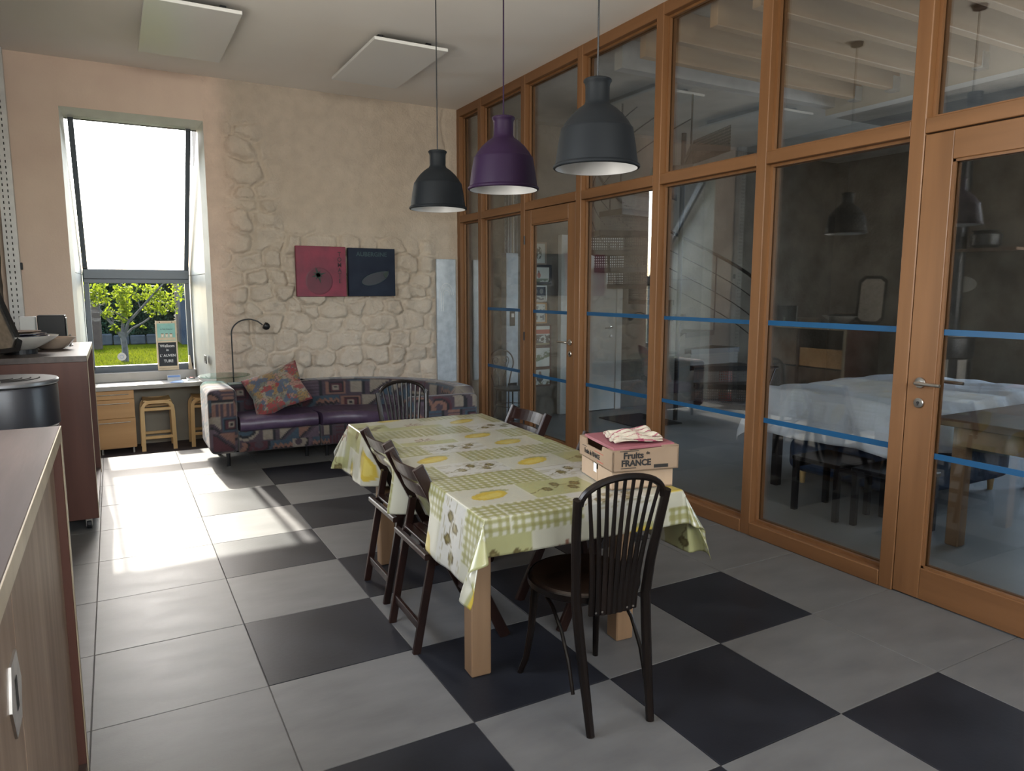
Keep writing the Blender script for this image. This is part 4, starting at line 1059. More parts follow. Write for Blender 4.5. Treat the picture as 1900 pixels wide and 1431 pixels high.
# ================================================================== DESK NICHE
dk = MB()
dk.prism([(-.105, 5.42), (.94, 5.42), (.921, 5.84), (-.099, 5.84)], .528, .57)
anchor(dk.build('desk_top', 'desk_laminate', None, label='pale laminate desk top filling the window niche', cat='desk'), (.42, 5.62, .528))
MB().box(-.097, .918, 5.79, 5.90, .571, .668, bev=.004).build('window_sill', 'desk_laminate', kind='structure')
dc = thing('drawer_cabinet', 'small oak cabinet with three drawers under the left end of the desk', 'cabinet', (.122, 5.69, -.13)); dc.scale = (1.08, 1, 1.07)
MB().box(-.155, .155, -.235, .2, .055, .613).build('body', 'oak', dc)
for z0, z1 in ((.528, .609), (.347, .524), (.065, .343)):
    d_ = MB().box(-.157, .158, -.254, -.236, z0, z1, bev=.002).build('drawer', 'oak', dc)
    h_ = MB(); zz = z1 - .035
    h_.tube([(-.145, -.268, zz), (.115, -.268, zz)], .0045, 8); h_.tube([(-.13, -.268, zz), (-.13, -.25, zz)], .003, 6); h_.tube([(.10, -.268, zz), (.10, -.25, zz)], .003, 6)
    h_.build('handle', 'brushed_steel', d_)
for x in (-.13, .13):
    for y in (-.21, .17): MB().lathe([(0, 0), (.012, 0), (.010, .056), (0, .056)], (x, y, 0), 10).build('foot', 'brushed_steel', dc)
def stool(loc, label):
    t = thing('stool', label, 'stool', loc, 0, 'birch stools under the desk')
    for y in (-.15, .15):
        P = [(-.137, y, 0), (-.132, y, .38), (-.128, y, .435), (-.105, y, .470), (-.07, y, .482), (.07, y, .482), (.105, y, .470), (.128, y, .435), (.132, y, .38), (.137, y, 0)]
        m = MB()
        for a, b in zip(P[:-1], P[1:]):
            pass
        A = []; n_ = len(P)
        for i, p in enumerate(P):
            tn = (Vector(P[min(i + 1, n_ - 1)]) - Vector(P[max(i - 1, 0)])).normalized(); nr = Vector((-tn.z, 0, tn.x)); w_ = .016 if 1 < i < n_ - 2 else .018
            for dx_, dy_ in ((-w_, -.013), (w_, -.013), (w_, .013), (-w_, .013)): A.append(Vector(p) + nr * dx_ + Vector((0, dy_, 0)))
        m.v = [tuple(a) for a in A]
        for i in range(n_ - 1):
            for k in range(4): m.f.append((i * 4 + k, i * 4 + (k + 1) % 4, (i + 1) * 4 + (k + 1) % 4, (i + 1) * 4 + k))
        m.f += [(3, 2, 1, 0), tuple((n_ - 1) * 4 + k for k in range(4))]
        m.build('bent_leg', 'birch', t)
        MB().box(-.12, .12, y - .012, y + .012, .395, .425, bev=.004).build('seat_rail', 'birch', t)
        MB().box(-.125, .125, y - .010, y + .010, .115, .145, bev=.004).build('stretcher', 'birch', t)
    m = MB(); m.grid(lambda a, b: ((a - .5) * .24, (b - .5) * .34, .492 - .012 * math.sin(PI * a)), 12, 6)
    o = m.build('seat', 'birch', t); s_ = o.modifiers.new('t', 'SOLIDIFY'); s_.thickness = .012; s_.offset = 1
    t.scale = (1.08, 1, 1.06); return t
st_ = stool((.502, 5.62, -.13), 'bent birch stool under the desk beside the drawer cabinet')
dup(st_, (.975, 5.62, -.13), 0, 'bent birch stool under the desk, half hidden by the sofa arm')
# chalkboard easel
cb = thing('chalkboard', 'small folding chalkboard with chalk greeting standing on the window sill', 'sign', (.648, 5.772, .652), math.radians(0))
R_ = Matrix.Rotation(math.radians(-3), 4, 'X')
def tl(o): o.rotation_euler = (math.radians(-3), 0, 0); return o
m = MB(); m.box(-.103, -.088, -.009, .009, .022, .535, bev=.002); m.box(.088, .103, -.009, .009, .022, .535, bev=.002)
for z in (.024, .30, .505): m.box(-.088, .088, -.009, .009, z, z + (.026 if z > .4 else .02))
tl(m.build('frame', 'cream_print', cb))
tl(MB().box(-.088, .088, -.004, .004, .044, .30).build('board', 'chalk_black', cb)); tl(MB().box(-.088, .088, -.004, .004, .32, .505).build('printed_panel', 'teal_print', cb))
tl(MB().box(-.085, .085, -.0055, -.004, .325, .352).build('printed_band', 'cream_print', cb))
for k in range(3):
    x = -.04 + k * .042
    m = MB(); m.box(x - .015, x + .015, -.0065, -.0045, .356, .392); m.prism([(x, 0)] * 3, 0, 0) if False else None
    tl(m.build('printed_jar', 'cream_print', cb)); tl(MB().box(x - .006, x + .006, -.007, -.0064, .362, .38).build('printed_jar_label', 'chalk_white', cb)); tl(MB().box(x - .012, x + .012, -.007, -.0045, .392, .398).build('printed_jar_lid', 'bark', cb))
for s, x, z, sz in (('Welkom', .0, .262, .044), ('in', .0, .218, .038), ("L' AUVEN", .0, .158, .040), ('TURE', .005, .098, .042)):
    text(s, sz, 'chalk_white', cb, (x, -.0052 - .0008, z), (math.radians(87), 0, 0), sx=.92, bold=.0006)
text('Le Petit Dejeuner', .020, 'house_grey', cb, (0, -.0052 - .022, .445), (math.radians(87), 0, 0), sx=.85, name='printed_title')
for x in (-.06, .06): tl(MB().lathe([(0, 0), (.006, 0), (.006, -.003), (0, -.003)], (x, -.009, .518), 10, axis='y').build('screw', 'bark', cb))
m = MB(); m.box(-.1, -.088, .03, .042, 0, .5); m.box(.088, .1, .03, .042, 0, .5); m.build('rear_frame', 'cream_print', cb)
MB().box(-.103, .103, -.02, .045, 0, .022, bev=.002).build('foot_rail', 'cream_print', cb)
cb.location = (.650, 5.835, .669)
# things lying on the desk
def small(name, m, mt, label, cat, loc, rz=0.0):
    o = m.build(name, mt, None, label=label, cat=cat); o.location = loc; o.rotation_euler = (0, 0, rz); return o
cd = thing('card_holder', 'small white card holder with a blue stripe standing on the desk', 'card holder', (.685, 5.63, .571))
MB().bar((0, -.02, .0), (0, .012, .062), .13, .004, up=(0, 1, .4)).build('card', 'paper_white', cd); MB().bar((0, -.005, .040), (0, .0035, .056), .118, .006, up=(0, 1, .4)).build('blue_stripe', 'paper_blue', cd)
MB().box(-.065, .065, -.03, .02, 0, .006).build('foot', 'panel_white', cd)
small('paper_sheet', MB().box(-.105, .105, -.148, .148, 0, .0015), 'paper_white', 'white sheet of paper lying flat at the front of the desk', 'paper', (.80, 5.58, .571), .25)
small('brochure', MB().box(-.06, .06, -.10, .10, 0, .003), 'paper_blue', 'blue brochure lying on the desk in front of the card holder', 'brochure', (.73, 5.53, .573), -.5)
tr = thing('tray', 'small pale tray with dark glasses on the right end of the desk', 'tray', (.865, 5.66, .571))
MB().box(-.055, .055, -.11, .11, 0, .006).build('bottom', 'paper_white', tr)
m = MB()
for a in ((-.055, -.05, -.11, .11), (.05, .055, -.11, .11), (-.05, .05, -.11, -.105), (-.05, .05, .105, .11)): m.box(*a, .006, .018)
m.build('rim', 'paper_white', tr)
gs = thing('sunglasses', 'dark red-brown sunglasses lying in the pale tray', 'glasses', (.865, 5.64, .5778))
for s in (-1, 1):
    soften(MB().lathe([(0, 0), (.026, 0), (.028, .003), (.026, .006), (0, .006)], (0, s * .033, 0.012), 18, sx=.9).build('lens', 'red_paint' if s > 0 else 'ink_black', gs))
    MB().tube([(0.02, s * .06, .014), (-.03, s * .055, .010), (-.035, s * .01, .006)], .003, 6).build('temple', 'ink_black', gs)
MB().tube([(.01, -.01, .016), (.014, 0, .019), (.01, .01, .016)], .003, 6).build('bridge', 'ink_black', gs)
sk = MB().lathe([(0, 0), (.042, 0), (.042, .001), (0, .001)], (0, 0, 0), 28, axis='y').build('window_sticker', 'paper_white', None, label='round pale blue-white sticker low on the window pane', cat='sticker'); sk.location = (.212, 5.893, .828)
MB().tube([(.018 * math.cos(a), -.001, .018 * math.sin(a)) for a in [2 * PI * k / 20 for k in range(21)]], .002, 5).build('sticker_ring', 'paper_blue', sk)
wg = MB(); wg.hull2([Vector((-.012, 0, 0)), Vector((.028, 0, 0)), Vector((.010, 0, .15)), Vector((-.002, 0, .15))], [Vector((-.012, .06, 0)), Vector((.028, .06, 0)), Vector((.010, .06, .15)), Vector((-.002, .06, .15))])
small('wooden_wedge', wg, 'cream_print', 'tall narrow wedge-shaped stand at the right end of the window sill', 'stand', (.86, 5.81, .669))

# ================================================================== LEFT SIDE: ROLLING CABINET, STOVE, COUNTER
def case(name, label, cat, y0, y1, z0, caster, shelves):
    x0, x1, zt = -.60, 0.0, 1.125
    t = thing(name, label, cat, ((x0 + x1) / 2, (y0 + y1) / 2, 0)); o_ = Vector(t.location); L = []
    def b(nm, mt, *a, bev=.002):
        q = MB().box(*a, bev=bev).build(nm, mt, t); q.location = -o_; L.append(q); return q
    b('top', 'walnut_top', x0, x1 - .003, y0, y1, zt - .038, zt); b('top_edge', 'edge_band', x1 - .003, x1, y0, y1, zt - .038, zt, bev=.0005)
    for ya in (y0, y1 - .038):
        b('end_panel', 'walnut_end', x0, x1 - .003, ya, ya + .038, z0, zt - .038); b('end_edge', 'edge_band', x1 - .003, x1, ya, ya + .038, z0, zt - .038, bev=.0005)
    b('bottom', 'walnut_top', x0, x1 - .004, y0 + .038, y1 - .038, z0, z0 + .038); b('back_panel', 'walnut_end', x0, x0 + .015, y0 + .038, y1 - .038, z0 + .038, zt - .038)
    for z in shelves: b('shelf', 'walnut_top', x0 + .015, x1 - .06, y0 + .038, y1 - .038, z, z + .025)
    return t, b
cab, b = case('rolling_cabinet', 'tall dark walnut cabinet on castors beside the window', 'cabinet', 2.45, 3.82, .075, True, (.60,))
b('divider', 'walnut_end', -.585, -.05, 3.12, 3.145, .113, 1.087)
b('door_panel', 'old_wood', -.07, -.05, 2.50, 3.11, .12, .62); b('door_panel', 'old_wood', -.07, -.05, 3.155, 3.775, .12, .62); b('frame_panel', 'table_wood', -.07, -.05, 3.155, 3.775, .64, 1.08)
b('drawer_front', 'oak', -.07, -.055, 2.50, 3.11, .64, .86)
for x in (-.06, -.55):
    for y in (2.50, 3.77):
        c_ = MB(); c_.lathe([(0, -.013), (.030, -.013), (.032, -.008), (.032, .008), (.030, .013), (0, .013)], (x, y, .032), 20, axis='x')
        w_ = c_.build('castor', 'black_metal', cab); w_.location = -Vector(cab.location)
        h_ = MB(); h_.box(x - .018, x + .018, y - .02, y + .012, .055, .074); h_.box(x - .018, x - .0145, y - .018, y + .01, .02, .06); h_.box(x + .0145, x + .018, y - .018, y + .01, .02, .06); h_.build('fork', 'brushed_steel', w_)
ctr, b = case('kitchen_counter', 'tall walnut counter in the near left corner with grey wood front', 'counter', -2.35, -.215, .0, False, ())
for k, (ya, yb) in enumerate(((-2.30, -1.30), (-1.295, -.255))):
    q = b('front_panel', 'grey_wood', -.045, -.026, ya, yb, .02, 1.083)
q = MB().box(-.028, -.022, -1.455, -1.295, .800, .925, bev=.002); q = MB()
pts = [(-.026, -1.43, .86), (-.026, -1.40, .80), (-.026, -1.33, .80), (-.026, -1.30, .86), (-.026, -1.33, .925), (-.026, -1.40, .925)]
q.hull2([Vector(p) for p in pts], [Vector(p) + Vector((.004, 0, 0)) for p in pts]); lk = q.build('lock_plate', 'brushed_steel', ctr); lk.location = -Vector(ctr.location)
MB().box(-.0222, -.0212, -1.375, -1.355, .835, .89).build('key_slot', 'hole_dark', lk)
# stove
sv = thing('pellet_stove', 'round black stove with a grey slotted top between the walnut cabinets', 'stove', (-.350, 1.50, 0)); sv.scale = (.93, .93, 1)
soften(MB().lathe([(.24, 0), (.25, .01), (.25, .86), (.262, .872), (.262, 1.06), (.258, 1.07), (0, 1.07)], (0, 0, 0), 48).build('body', 'stove_black', sv), .5)
soften(MB().lathe([(0, 1.074), (.262, 1.074), (.268, 1.08), (.268, 1.092), (.262, 1.098), (0, 1.10)], (0, 0, 0), 48).build('top_plate', 'stove_top', sv), .5)
for r0 in (.06, .10, .14, .18):
    MB().tube([(r0 * math.cos(a), r0 * math.sin(a), 1.0985) for a in [math.radians(-80 + 8 * k) for k in range(12)]], .0045, 6).build('top_slot', 'hole_dark', sv)
for a in (-70, -25, 20):
    MB().prism([(.252 * math.cos(math.radians(a + q)), .252 * math.sin(math.radians(a + q))) for q in (-12, -4, 4, 12)] + [(.245 * math.cos(math.radians(a + q)), .245 * math.sin(math.radians(a + q))) for q in (12, 4, -4, -12)], .62, .855).build('stone_panel', 'bowl_white', sv)
soften(MB().lathe([(.075, 1.10), (.075, CH - .002)], (-.135, .03, 0), 24).build('flue_pipe', 'stove_black', sv))
# things on the rolling cabinet
ZC = 1.1255
bw1 = thing('bowl', 'large pale wooden bowl on the walnut cabinet holding dark plates', 'bowl', (-.375, 2.80, ZC))
soften(MB().lathe([(0, .0), (.085, .0), (.09, .012), (.08, .03), (.15, .065), (.21, .108), (.214, .116), (.206, .114), (.145, .078), (.05, .045), (0, .045)], (0, 0, 0), 40).build('bowl_body', 'bowl_white', bw1), .7)
MB().lathe([(.0, .0), (.092, .0), (.092, .03), (0, .03)], (0, 0, 0), 32).build('foot_ring', 'black_metal', bw1)
bw2 = soften(MB().lathe([(0, .0), (.06, .0), (.10, .02), (.145, .075), (.147, .082), (.138, .08), (.09, .03), (0, .014)], (0, 0, 0), 36).build('bowl', 'bowl_tan', None, label='shallow tan bowl behind the large pale bowl on the walnut cabinet', cat='bowl'), .7); bw2.location = (-.225, 3.12, ZC)
for k, (z, r0, c_) in enumerate(((.101, .175, 'navy_plate'), (.114, .16, 'navy_plate'), (.130, .13, 'old_wood'))):
    q = soften(MB().lathe([(0, 0), (r0 * .6, 0), (r0 * .7, .004), (r0, .012), (r0, .016), (r0 * .68, .009), (0, .005)], (0, 0, 0), 36).build('plate', c_, None,
        label=('dark navy plate lying lowest in the pale bowl', 'dark navy plate lying on the other navy plate', 'brown woven-edged plate on top of the navy plates')[k], cat='plate', group='plates stacked in the pale bowl'), .5)
    q.location = (-.385, 2.79, ZC + z + .001)
spk = thing('speaker', 'small black box speaker at the far end of the walnut cabinet', 'speaker', (-.235, 3.48, ZC))
MB().box(-.085, .085, -.08, .08, .0, .225, bev=.004).build('body', 'black_paint', spk); MB().box(.0855, .09, -.07, .07, .02, .205, bev=.002).build('grille', 'black_metal', spk)
wb = small('carton', MB().box(-.05, .05, -.04, .04, 0, .215, bev=.004), 'paper_white', 'narrow white carton behind the black speaker', 'carton', (-.385, 3.52, ZC))
fg = thing('figurine', 'tiny brass figurine beside the black speaker', 'figurine', (-.125, 3.42, ZC)); MB().lathe([(0, 0), (.014, 0), (.014, .01), (.006, .014), (.010, .045), (.004, .06), (.009, .075), (0, .088)], (0, 0, 0), 12).build('body', 'brushed_steel', fg)
ot = thing('leaning_tray', 'dark octagonal mirror tray leaning over the bowl on the walnut cabinet', 'tray', (-.50, 2.52, ZC))
def octo(w, h, c): return [(-w, -h + c), (-w, h - c), (-w + c, h), (w - c, h), (w, h - c), (w, -h + c), (w - c, -h), (-w + c, -h)]
Rm = Matrix.Translation((0, 0, .30)) @ Matrix.Rotation(math.radians(62), 4, 'Z') @ Matrix.Rotation(math.radians(70), 4, 'X')
m = MB(); Oa, Ob = octo(.15, .29, .06), octo(.122, .262, .05)
vv = [Vector((x, y, 0)) for x, y in Oa] + [Vector((x, y, .02)) for x, y in Oa] + [Vector((x, y, .02)) for x, y in Ob] + [Vector((x, y, 0.004)) for x, y in Ob]
m.v = [tuple(p) for p in vv]
for a in range(3):
    for k in range(8): m.f.append((a * 8 + k, a * 8 + (k + 1) % 8, (a + 1) * 8 + (k + 1) % 8, (a + 1) * 8 + k))
m.f.append(tuple(range(7, -1, -1))); q = m.build('frame', 'black_paint', ot); q.matrix_local = Rm
m = MB(); m.add([(x, y, .0055) for x, y in Ob], [tuple(range(8))]); q = m.build('mirror', 'brushed_steel', ot, fix=False); q.matrix_local = Rm
# wall shelf, pot and fish on the stone wall at the left (seen mirrored in the glass)
sh = MB().box(-.60, -.40, .95, 1.85, 1.92, 1.95, bev=.003).build('wall_shelf', 'old_wood', None, label='plain wooden shelf high on the dark stone wall at the left', cat='shelf'); anchor(sh, (-.5, 1.4, 1.92))
pt = soften(MB().lathe([(0, 0), (.09, 0), (.13, .03), (.135, .13), (.10, .16), (.13, .17), (0, .19)], (0, 0, 0), 28).build('cooking_pot', 'stove_black', None, label='squat black pot on the high wall shelf', cat='pot'), .6); pt.location = (-.5, 1.28, 1.951)
fs = []
for k in range(20):
    a = 2 * PI * k / 20; fs.append(Vector((0, .17 * math.cos(a), .085 * math.sin(a))))
m = MB(); m.hull2(fs, [p + Vector((.012, 0, 0)) for p in fs]); m.hull2([Vector((0, .14, 0)), Vector((0, .23, .07)), Vector((0, .23, -.07))], [Vector((.012, .14, 0)), Vector((.012, .23, .07)), Vector((.012, .23, -.07))])
m.hull2([Vector((0, -.05, .07)), Vector((0, .04, .07)), Vector((0, .0, .13))], [Vector((.012, -.05, .07)), Vector((.012, .04, .07)), Vector((.012, .0, .13))])
q = m.build('fish_plaque', 'bowl_white', None, label='pale flat fish-shaped plaque on the dark stone wall', cat='ornament'); q.location = (-.572, 1.54, 1.60)
# ================================================================== GARDEN
MB().box(-14, 18, 6.06, 40, -.3, -.03).build('lawn_ground', 'lawn', kind='structure')
g = np.random.default_rng(5)
m = MB()
for k in range(9000):
    y = 8 + 11.2 * g.random() ** .8; x = g.uniform(-1.2, 2.6) * (y / 12)
    h = g.uniform(.03, .075); w_ = g.uniform(.006, .014); a = g.uniform(0, PI); dx, dy = math.cos(a) * w_, math.sin(a) * w_; lx, ly = g.uniform(-.03, .03), g.uniform(-.03, .03)
    m.add([(x - dx, y - dy, -.03), (x + dx, y + dy, -.03), (x + lx, y + ly, h - .03)], [(0, 1, 2)])
m.build('grass', 'grass_blade', None, fix=False, label='sunlit grass blades on the lawn outside the window', cat='grass', kind='stuff')
def leafcloud(m, c, r, n, s, flat=1.0):
    for k in range(n):
        d = g.normal(size=3); d /= np.linalg.norm(d); q = np.array(c) + d * r * g.random() ** .5 * np.array([1, 1, flat])
        a = g.normal(size=3); a /= np.linalg.norm(a); b_ = np.cross(a, g.normal(size=3)); b_ /= np.linalg.norm(b_); ss = s * g.uniform(.6, 1.2)
        m.add([q - a * ss, q + b_ * ss * .55, q + a * ss, q - b_ * ss * .55], [(0, 1, 2, 3)])
tr_ = thing('garden_tree', 'young fig-like tree with bright green leaves on the lawn outside', 'tree', (.325, 15.1, -.03))
T0 = Vector((.325, 15.1, -.03))
def TB(pts, r, nm='branch'):
    P = [Vector((x, 15.1 + dy, z)) - T0 for x, dy, z in pts]; soften(MB().tube(P, r, 8).build(nm, 'bark', tr_))
TB([(.325, 0, -.03), (.34, 0, .25), (.32, 0, .5), (.31, 0, .62)], [.080, .062, .058, .060], 'trunk')
TB([(.29, 0, .52), (.17, .05, .74), (.0, .05, .96), (-.27, .1, 1.42), (-.5, .2, 1.8)], [.045, .034, .028, .02, .01])
TB([(.31, 0, .55), (.34, .1, .85), (.31, .2, 1.2), (.36, .2, 1.8)], [.038, .026, .02, .01])
TB([(.34, 0, .55), (.46, 0, .85), (.70, -.05, 1.12), (1.02, -.1, 1.50), (1.3, -.1, 1.8)], [.040, .030, .026, .02, .01])
TB([(.34, 0, .50), (.50, .05, .68), (.72, .1, .80), (.86, .15, .90), (1.0, .2, 1.05), (1.25, .2, 1.12)], [.036, .025, .022, .02, .016, .008])
TB([(.17, .05, .74), (.09, .2, 1.1), (.07, .3, 1.45)], [.018, .013, .008]); TB([(.46, 0, .86), (.2, -.1, 1.05), (.05, -.2, 1.12)], [.016, .011, .007]); TB([(.70, 0, 1.12), (.62, .1, 1.4), (.66, .1, 1.7)], [.016, .012, .008])
m = MB()
for x, z, r, n in ((-.38, 1.50, .22, 120), (-.2, 1.35, .20, 90), (.03, 1.30, .16, 60), (.08, 1.05, .12, 40), (-.02, .98, .07, 16), (.35, 1.45, .22, 160), (.38, 1.22, .17, 110), (.42, 1.05, .12, 60), (.32, .95, .14, 60), (.15, .72, .09, 34), (.22, .66, .07, 20),
                   (.95, 1.45, .22, 140), (1.15, 1.40, .18, 90), (1.28, 1.25, .14, 50), (.98, 1.18, .16, 70), (.80, 1.10, .10, 36), (1.12, 1.08, .14, 56), (1.34, 1.10, .12, 34), (.92, .98, .07, 20), (.72, .72, .05, 10), (.66, 1.38, .12, 30),
                   (-.05, 1.55, .2, 80), (.6, 1.6, .25, 80), (1.5, 1.45, .18, 50), (.5, .80, .05, 10), (1.45, 1.7, .25, 60), (0.0, 1.72, .25, 60)):
    leafcloud(m, (x - T0.x, 0, z - T0.z), r, n, .048)
m.build('foliage', 'leaf', tr_, fix=False, kind='stuff')
hg_ = thing('hedge', 'dense dark green hedge along the far edge of the lawn', 'hedge', (1, 21.5, -.03))
MB().box(-5, .76, -.3, .6, .05, 2.05).build('core', 'hedge_core', hg_)
m = MB()
for k in range(15000):
    x, z = g.uniform(-2.4, .78), g.uniform(.25, 2.1); y = -.32 - .25 * g.random() - .12 * vnoise(x, z, 2, 3)
    a = g.normal(size=3); a /= np.linalg.norm(a); b_ = np.cross(a, g.normal(size=3)); b_ /= np.linalg.norm(b_); ss = g.uniform(.025, .055); q = np.array([x, y, z])
    m.add([q - a * ss, q + b_ * ss * .6, q + a * ss, q - b_ * ss * .6], [(0, 1, 2, 3)])
m.build('foliage', 'hedge_leaf', hg_, fix=False, kind='stuff')
q = MB()
st_g = np.random.default_rng(2)
gw = thing('garden_wall', 'low grey stone wall at the foot of the hedge', 'wall', (1, 20.6, -.03), kind='structure')
for k in range(10):
    x = -3.4 + k * .42
    MB().box(x, x + .40, -.12, .1, 0, .26 + .08 * st_g.random(), bev=.03).build('stone', 'garden_wall', gw)
pst = MB().box(-.11, .11, -.11, .11, 0, 1.22, bev=.01).build('gate_pillar', 'brick_pink', None, label='slim brick-coloured pillar before the hedge, behind the tree on the left', cat='pillar'); pst.location = (-.24, 19.0, -.03)
hs_ = thing('garden_shed', 'grey-blue shed wall at the right edge of the garden view', 'shed', (3.0, 20.0, -.03))
MB().box(-1.15, 3, -.1, 2.5, 0, 2.1).build('wall', 'house_grey', hs_)
for k in range(8): MB().box(-1.15 + k * .3, -1.15 + k * .3 + .285, -.125, -.1, 0, 2.1, bev=.004).build('plank', 'house_grey', hs_)

# ================================================================== FAR ROOM, SEEN THROUGH THE GLASS
# wiring column with cable tray above it
ec = thing('electric_cabinet', 'narrow pale blue-grey steel wiring column with a black switch plate', 'cabinet', (4.235, 4.66, 0))
MB().box(-.08, .08, -.06, .06, 0, 1.96, bev=.004).build('body', 'galvanised', ec); MB().box(-.076, .0, -.064, -.06, .02, 1.94, bev=.001).build('door', 'galvanised', ec)
MB().box(-.035, .035, -.07, -.06, 1.12, 1.29, bev=.003).build('switch_plate', 'black_paint', ec); MB().box(-.018, .018, -.075, -.07, 1.22, 1.265, bev=.002).build('switch', 'panel_white', ec)
MB().box(-.06, .06, -.075, -.06, .36, .45, bev=.003).build('socket_plate', 'black_metal', ec)
ct = thing('cable_tray', 'perforated galvanised cable tray with cables rising from the wiring column', 'cable tray', (4.235, 4.67, 1.965))
m = MB(); Hh = 3.455 - 1.965; m.box(-.08, .08, -.012, -.009, 0, Hh); m.box(-.08, -.076, -.05, -.009, 0, Hh); m.box(.076, .08, -.05, -.009, 0, Hh); m.build('tray', 'galvanised', ct)
for k, x in enumerate((-.05, -.035, -.015, .005, .02, .04, .055)): MB().tube([(x, -.03, 0), (x + .006 * math.sin(k), -.034, Hh * .4), (x, -.03, Hh)], .006 + .002 * (k % 3), 6).build('cable', ('black_metal', 'galvanised', 'stove_top', 'galvanised', 'edge_band', 'panel_white', 'black_metal')[k], ct)
m = MB()
for k in range(30):
    for x in (-.06, .06, -.02, .02): m.box(x - .008, x + .008, -.0135, -.012, .02 + k * .05, .04 + k * .05)
m.build('slot', 'hole_dark', ct, kind='stuff')
# picture column
pics = [((4.56, 4.772, 1.84, 2.105), 'bowl_tan', 'gilt frame with a small dark figure drawing, topmost of the picture column'),
        ((4.56, 4.845, 1.605, 1.838), 'black_paint', 'black frame with a little red-capped figure, second from the top'),
        ((4.556, 4.778, 1.397, 1.592), 'brushed_steel', 'thin framed photograph of two dark round faces, third from the top'),
        ((4.565, 4.782, 1.135, 1.386), 'oak', 'thin oak frame holding four small pictures, middle of the column'),
        ((4.558, 4.846, .857, 1.122), 'walnut_end', 'brown frame with a red-roofed street scene and car'),
        ((4.566, 4.848, .59, .853), 'walnut_end', 'brown frame with a green tree sketch, second from the bottom'),
        ((4.562, 4.850, .365, .588), 'walnut_end', 'brown frame with a seated figure, lowest of the picture column')]
for i, ((x0, x1, z0, z1), fm, lab) in enumerate(pics):
    t = thing('framed_picture', lab, 'picture', ((x0 + x1) / 2, 4.725, z0), 0, 'column of small framed pictures'); W_ = (x1 - x0) / 2; H_ = z1 - z0; b_ = .03 if i in (1,) else .018
    m = MB()
    m.box(-W_, W_, -.012, .012, 0, b_, bev=.002); m.box(-W_, W_, -.012, .012, H_ - b_, H_, bev=.002); m.box(-W_, -W_ + b_, -.012, .012, b_, H_ - b_); m.box(W_ - b_, W_, -.012, .012, b_, H_ - b_)
    m.build('frame', fm, t)
    m = MB(); n1, n2 = 44, 40; m.grid(lambda a, c: ((a - .5) * 2 * (W_ - b_), -.004, b_ + c * (H_ - 2 * b_)), n1, n2)
    p = m.build('print', 'photo_print', t, fix=False)
    A_, B_ = np.meshgrid(np.linspace(0, 1, n1), np.linspace(0, 1, n2)); C = np.zeros((n2, n1, 3)); C[:] = (.62, .64, .60)
    nz = fbm(A_, B_, 8, i * 7)
    if i == 0: C[(np.hypot((A_ - .5) / .22, (B_ - .52) / .33) < 1) & (nz > .42)] = (.10, .10, .08)
    if i == 1: C[(np.hypot((A_ - .35) / .1, (B_ - .45) / .2) < 1)] = (.45, .12, .06); C[(np.hypot((A_ - .33) / .05, (B_ - .7) / .07) < 1)] = (.2, .1, .07); C[(B_ < .22) & (nz > .45)] = (.08, .12, .06)
    if i == 2:
        C[B_ > .35] = (.05, .05, .06)
        for c_ in (.28, .70): C[np.hypot((A_ - c_) / .13, (B_ - .66) / .2) < 1] = (.30, .28, .25)
        C[(B_ < .3) & (nz > .5)] = (.1, .1, .12)
    if i == 3:
        for a_ in (.28, .74):
            for c_ in (.27, .72): C[(abs(A_ - a_) < .17) & (abs(B_ - c_) < .17) & (nz > .46)] = (.16, .17, .18)
    if i == 4: C[(B_ > .58) & (B_ < .82)] = (.50, .10, .05); C[(B_ < .52) & (nz > .40)] = (.10, .08, .07); C[B_ < .1] = (.30, .28, .15)
    if i == 5: C[(abs(B_ - .35 - .35 * A_) < .17) & (nz > .38)] = (.17, .21, .12)
    if i == 6: C[(np.hypot((A_ - .45) / .2, (B_ - .45) / .25) < 1)] = (.05, .05, .06); C[(np.hypot((A_ - .45) / .08, (B_ - .78) / .1) < 1)] = (.22, .12, .10); C[(B_ < .25) & (nz > .5)] = (.16, .14, .08)
    paint(p.data, C.reshape(-1, 3))
# white interior door beyond
d3 = link('door_3', None, None, kind='structure')
m = MB(); m.box(4.95, 5.04, 4.66, 4.76, 0, 2.20, bev=.004); m.box(5.80, 5.89, 4.66, 4.76, 0, 2.20, bev=.004); m.box(5.04, 5.80, 4.66, 4.76, 2.12, 2.20, bev=.004); m.build('door_frame', 'white_paint', d3)
MB().box(5.045, 5.795, 4.675, 4.71, .008, 2.115, bev=.003).build('leaf', 'white_paint', d3)
h_ = MB(); h_.lathe([(0, 0), (.025, 0), (.025, -.006), (0, -.007)], (5.72, 4.674, 1.06), 16, axis='y'); h_.tube([(5.72, 4.674, 1.06), (5.72, 4.63, 1.06), (5.60, 4.625, 1.06)], .008, 8); h_.lathe([(0, 0), (.022, 0), (.022, -.006), (0, -.007)], (5.72, 4.674, .95), 16, axis='y')
soften(h_.build('handle', 'brushed_steel', d3)); anchor(d3, (5.42, 4.7, 0))
mt_ = MB().box(-.32, .32, -.38, .38, -.001, .010, bev=.003).build('door_mat', 'hole_dark', None, label='black door mat on the concrete floor before the white door', cat='mat'); mt_.location = (5.55, 3.85, 0)
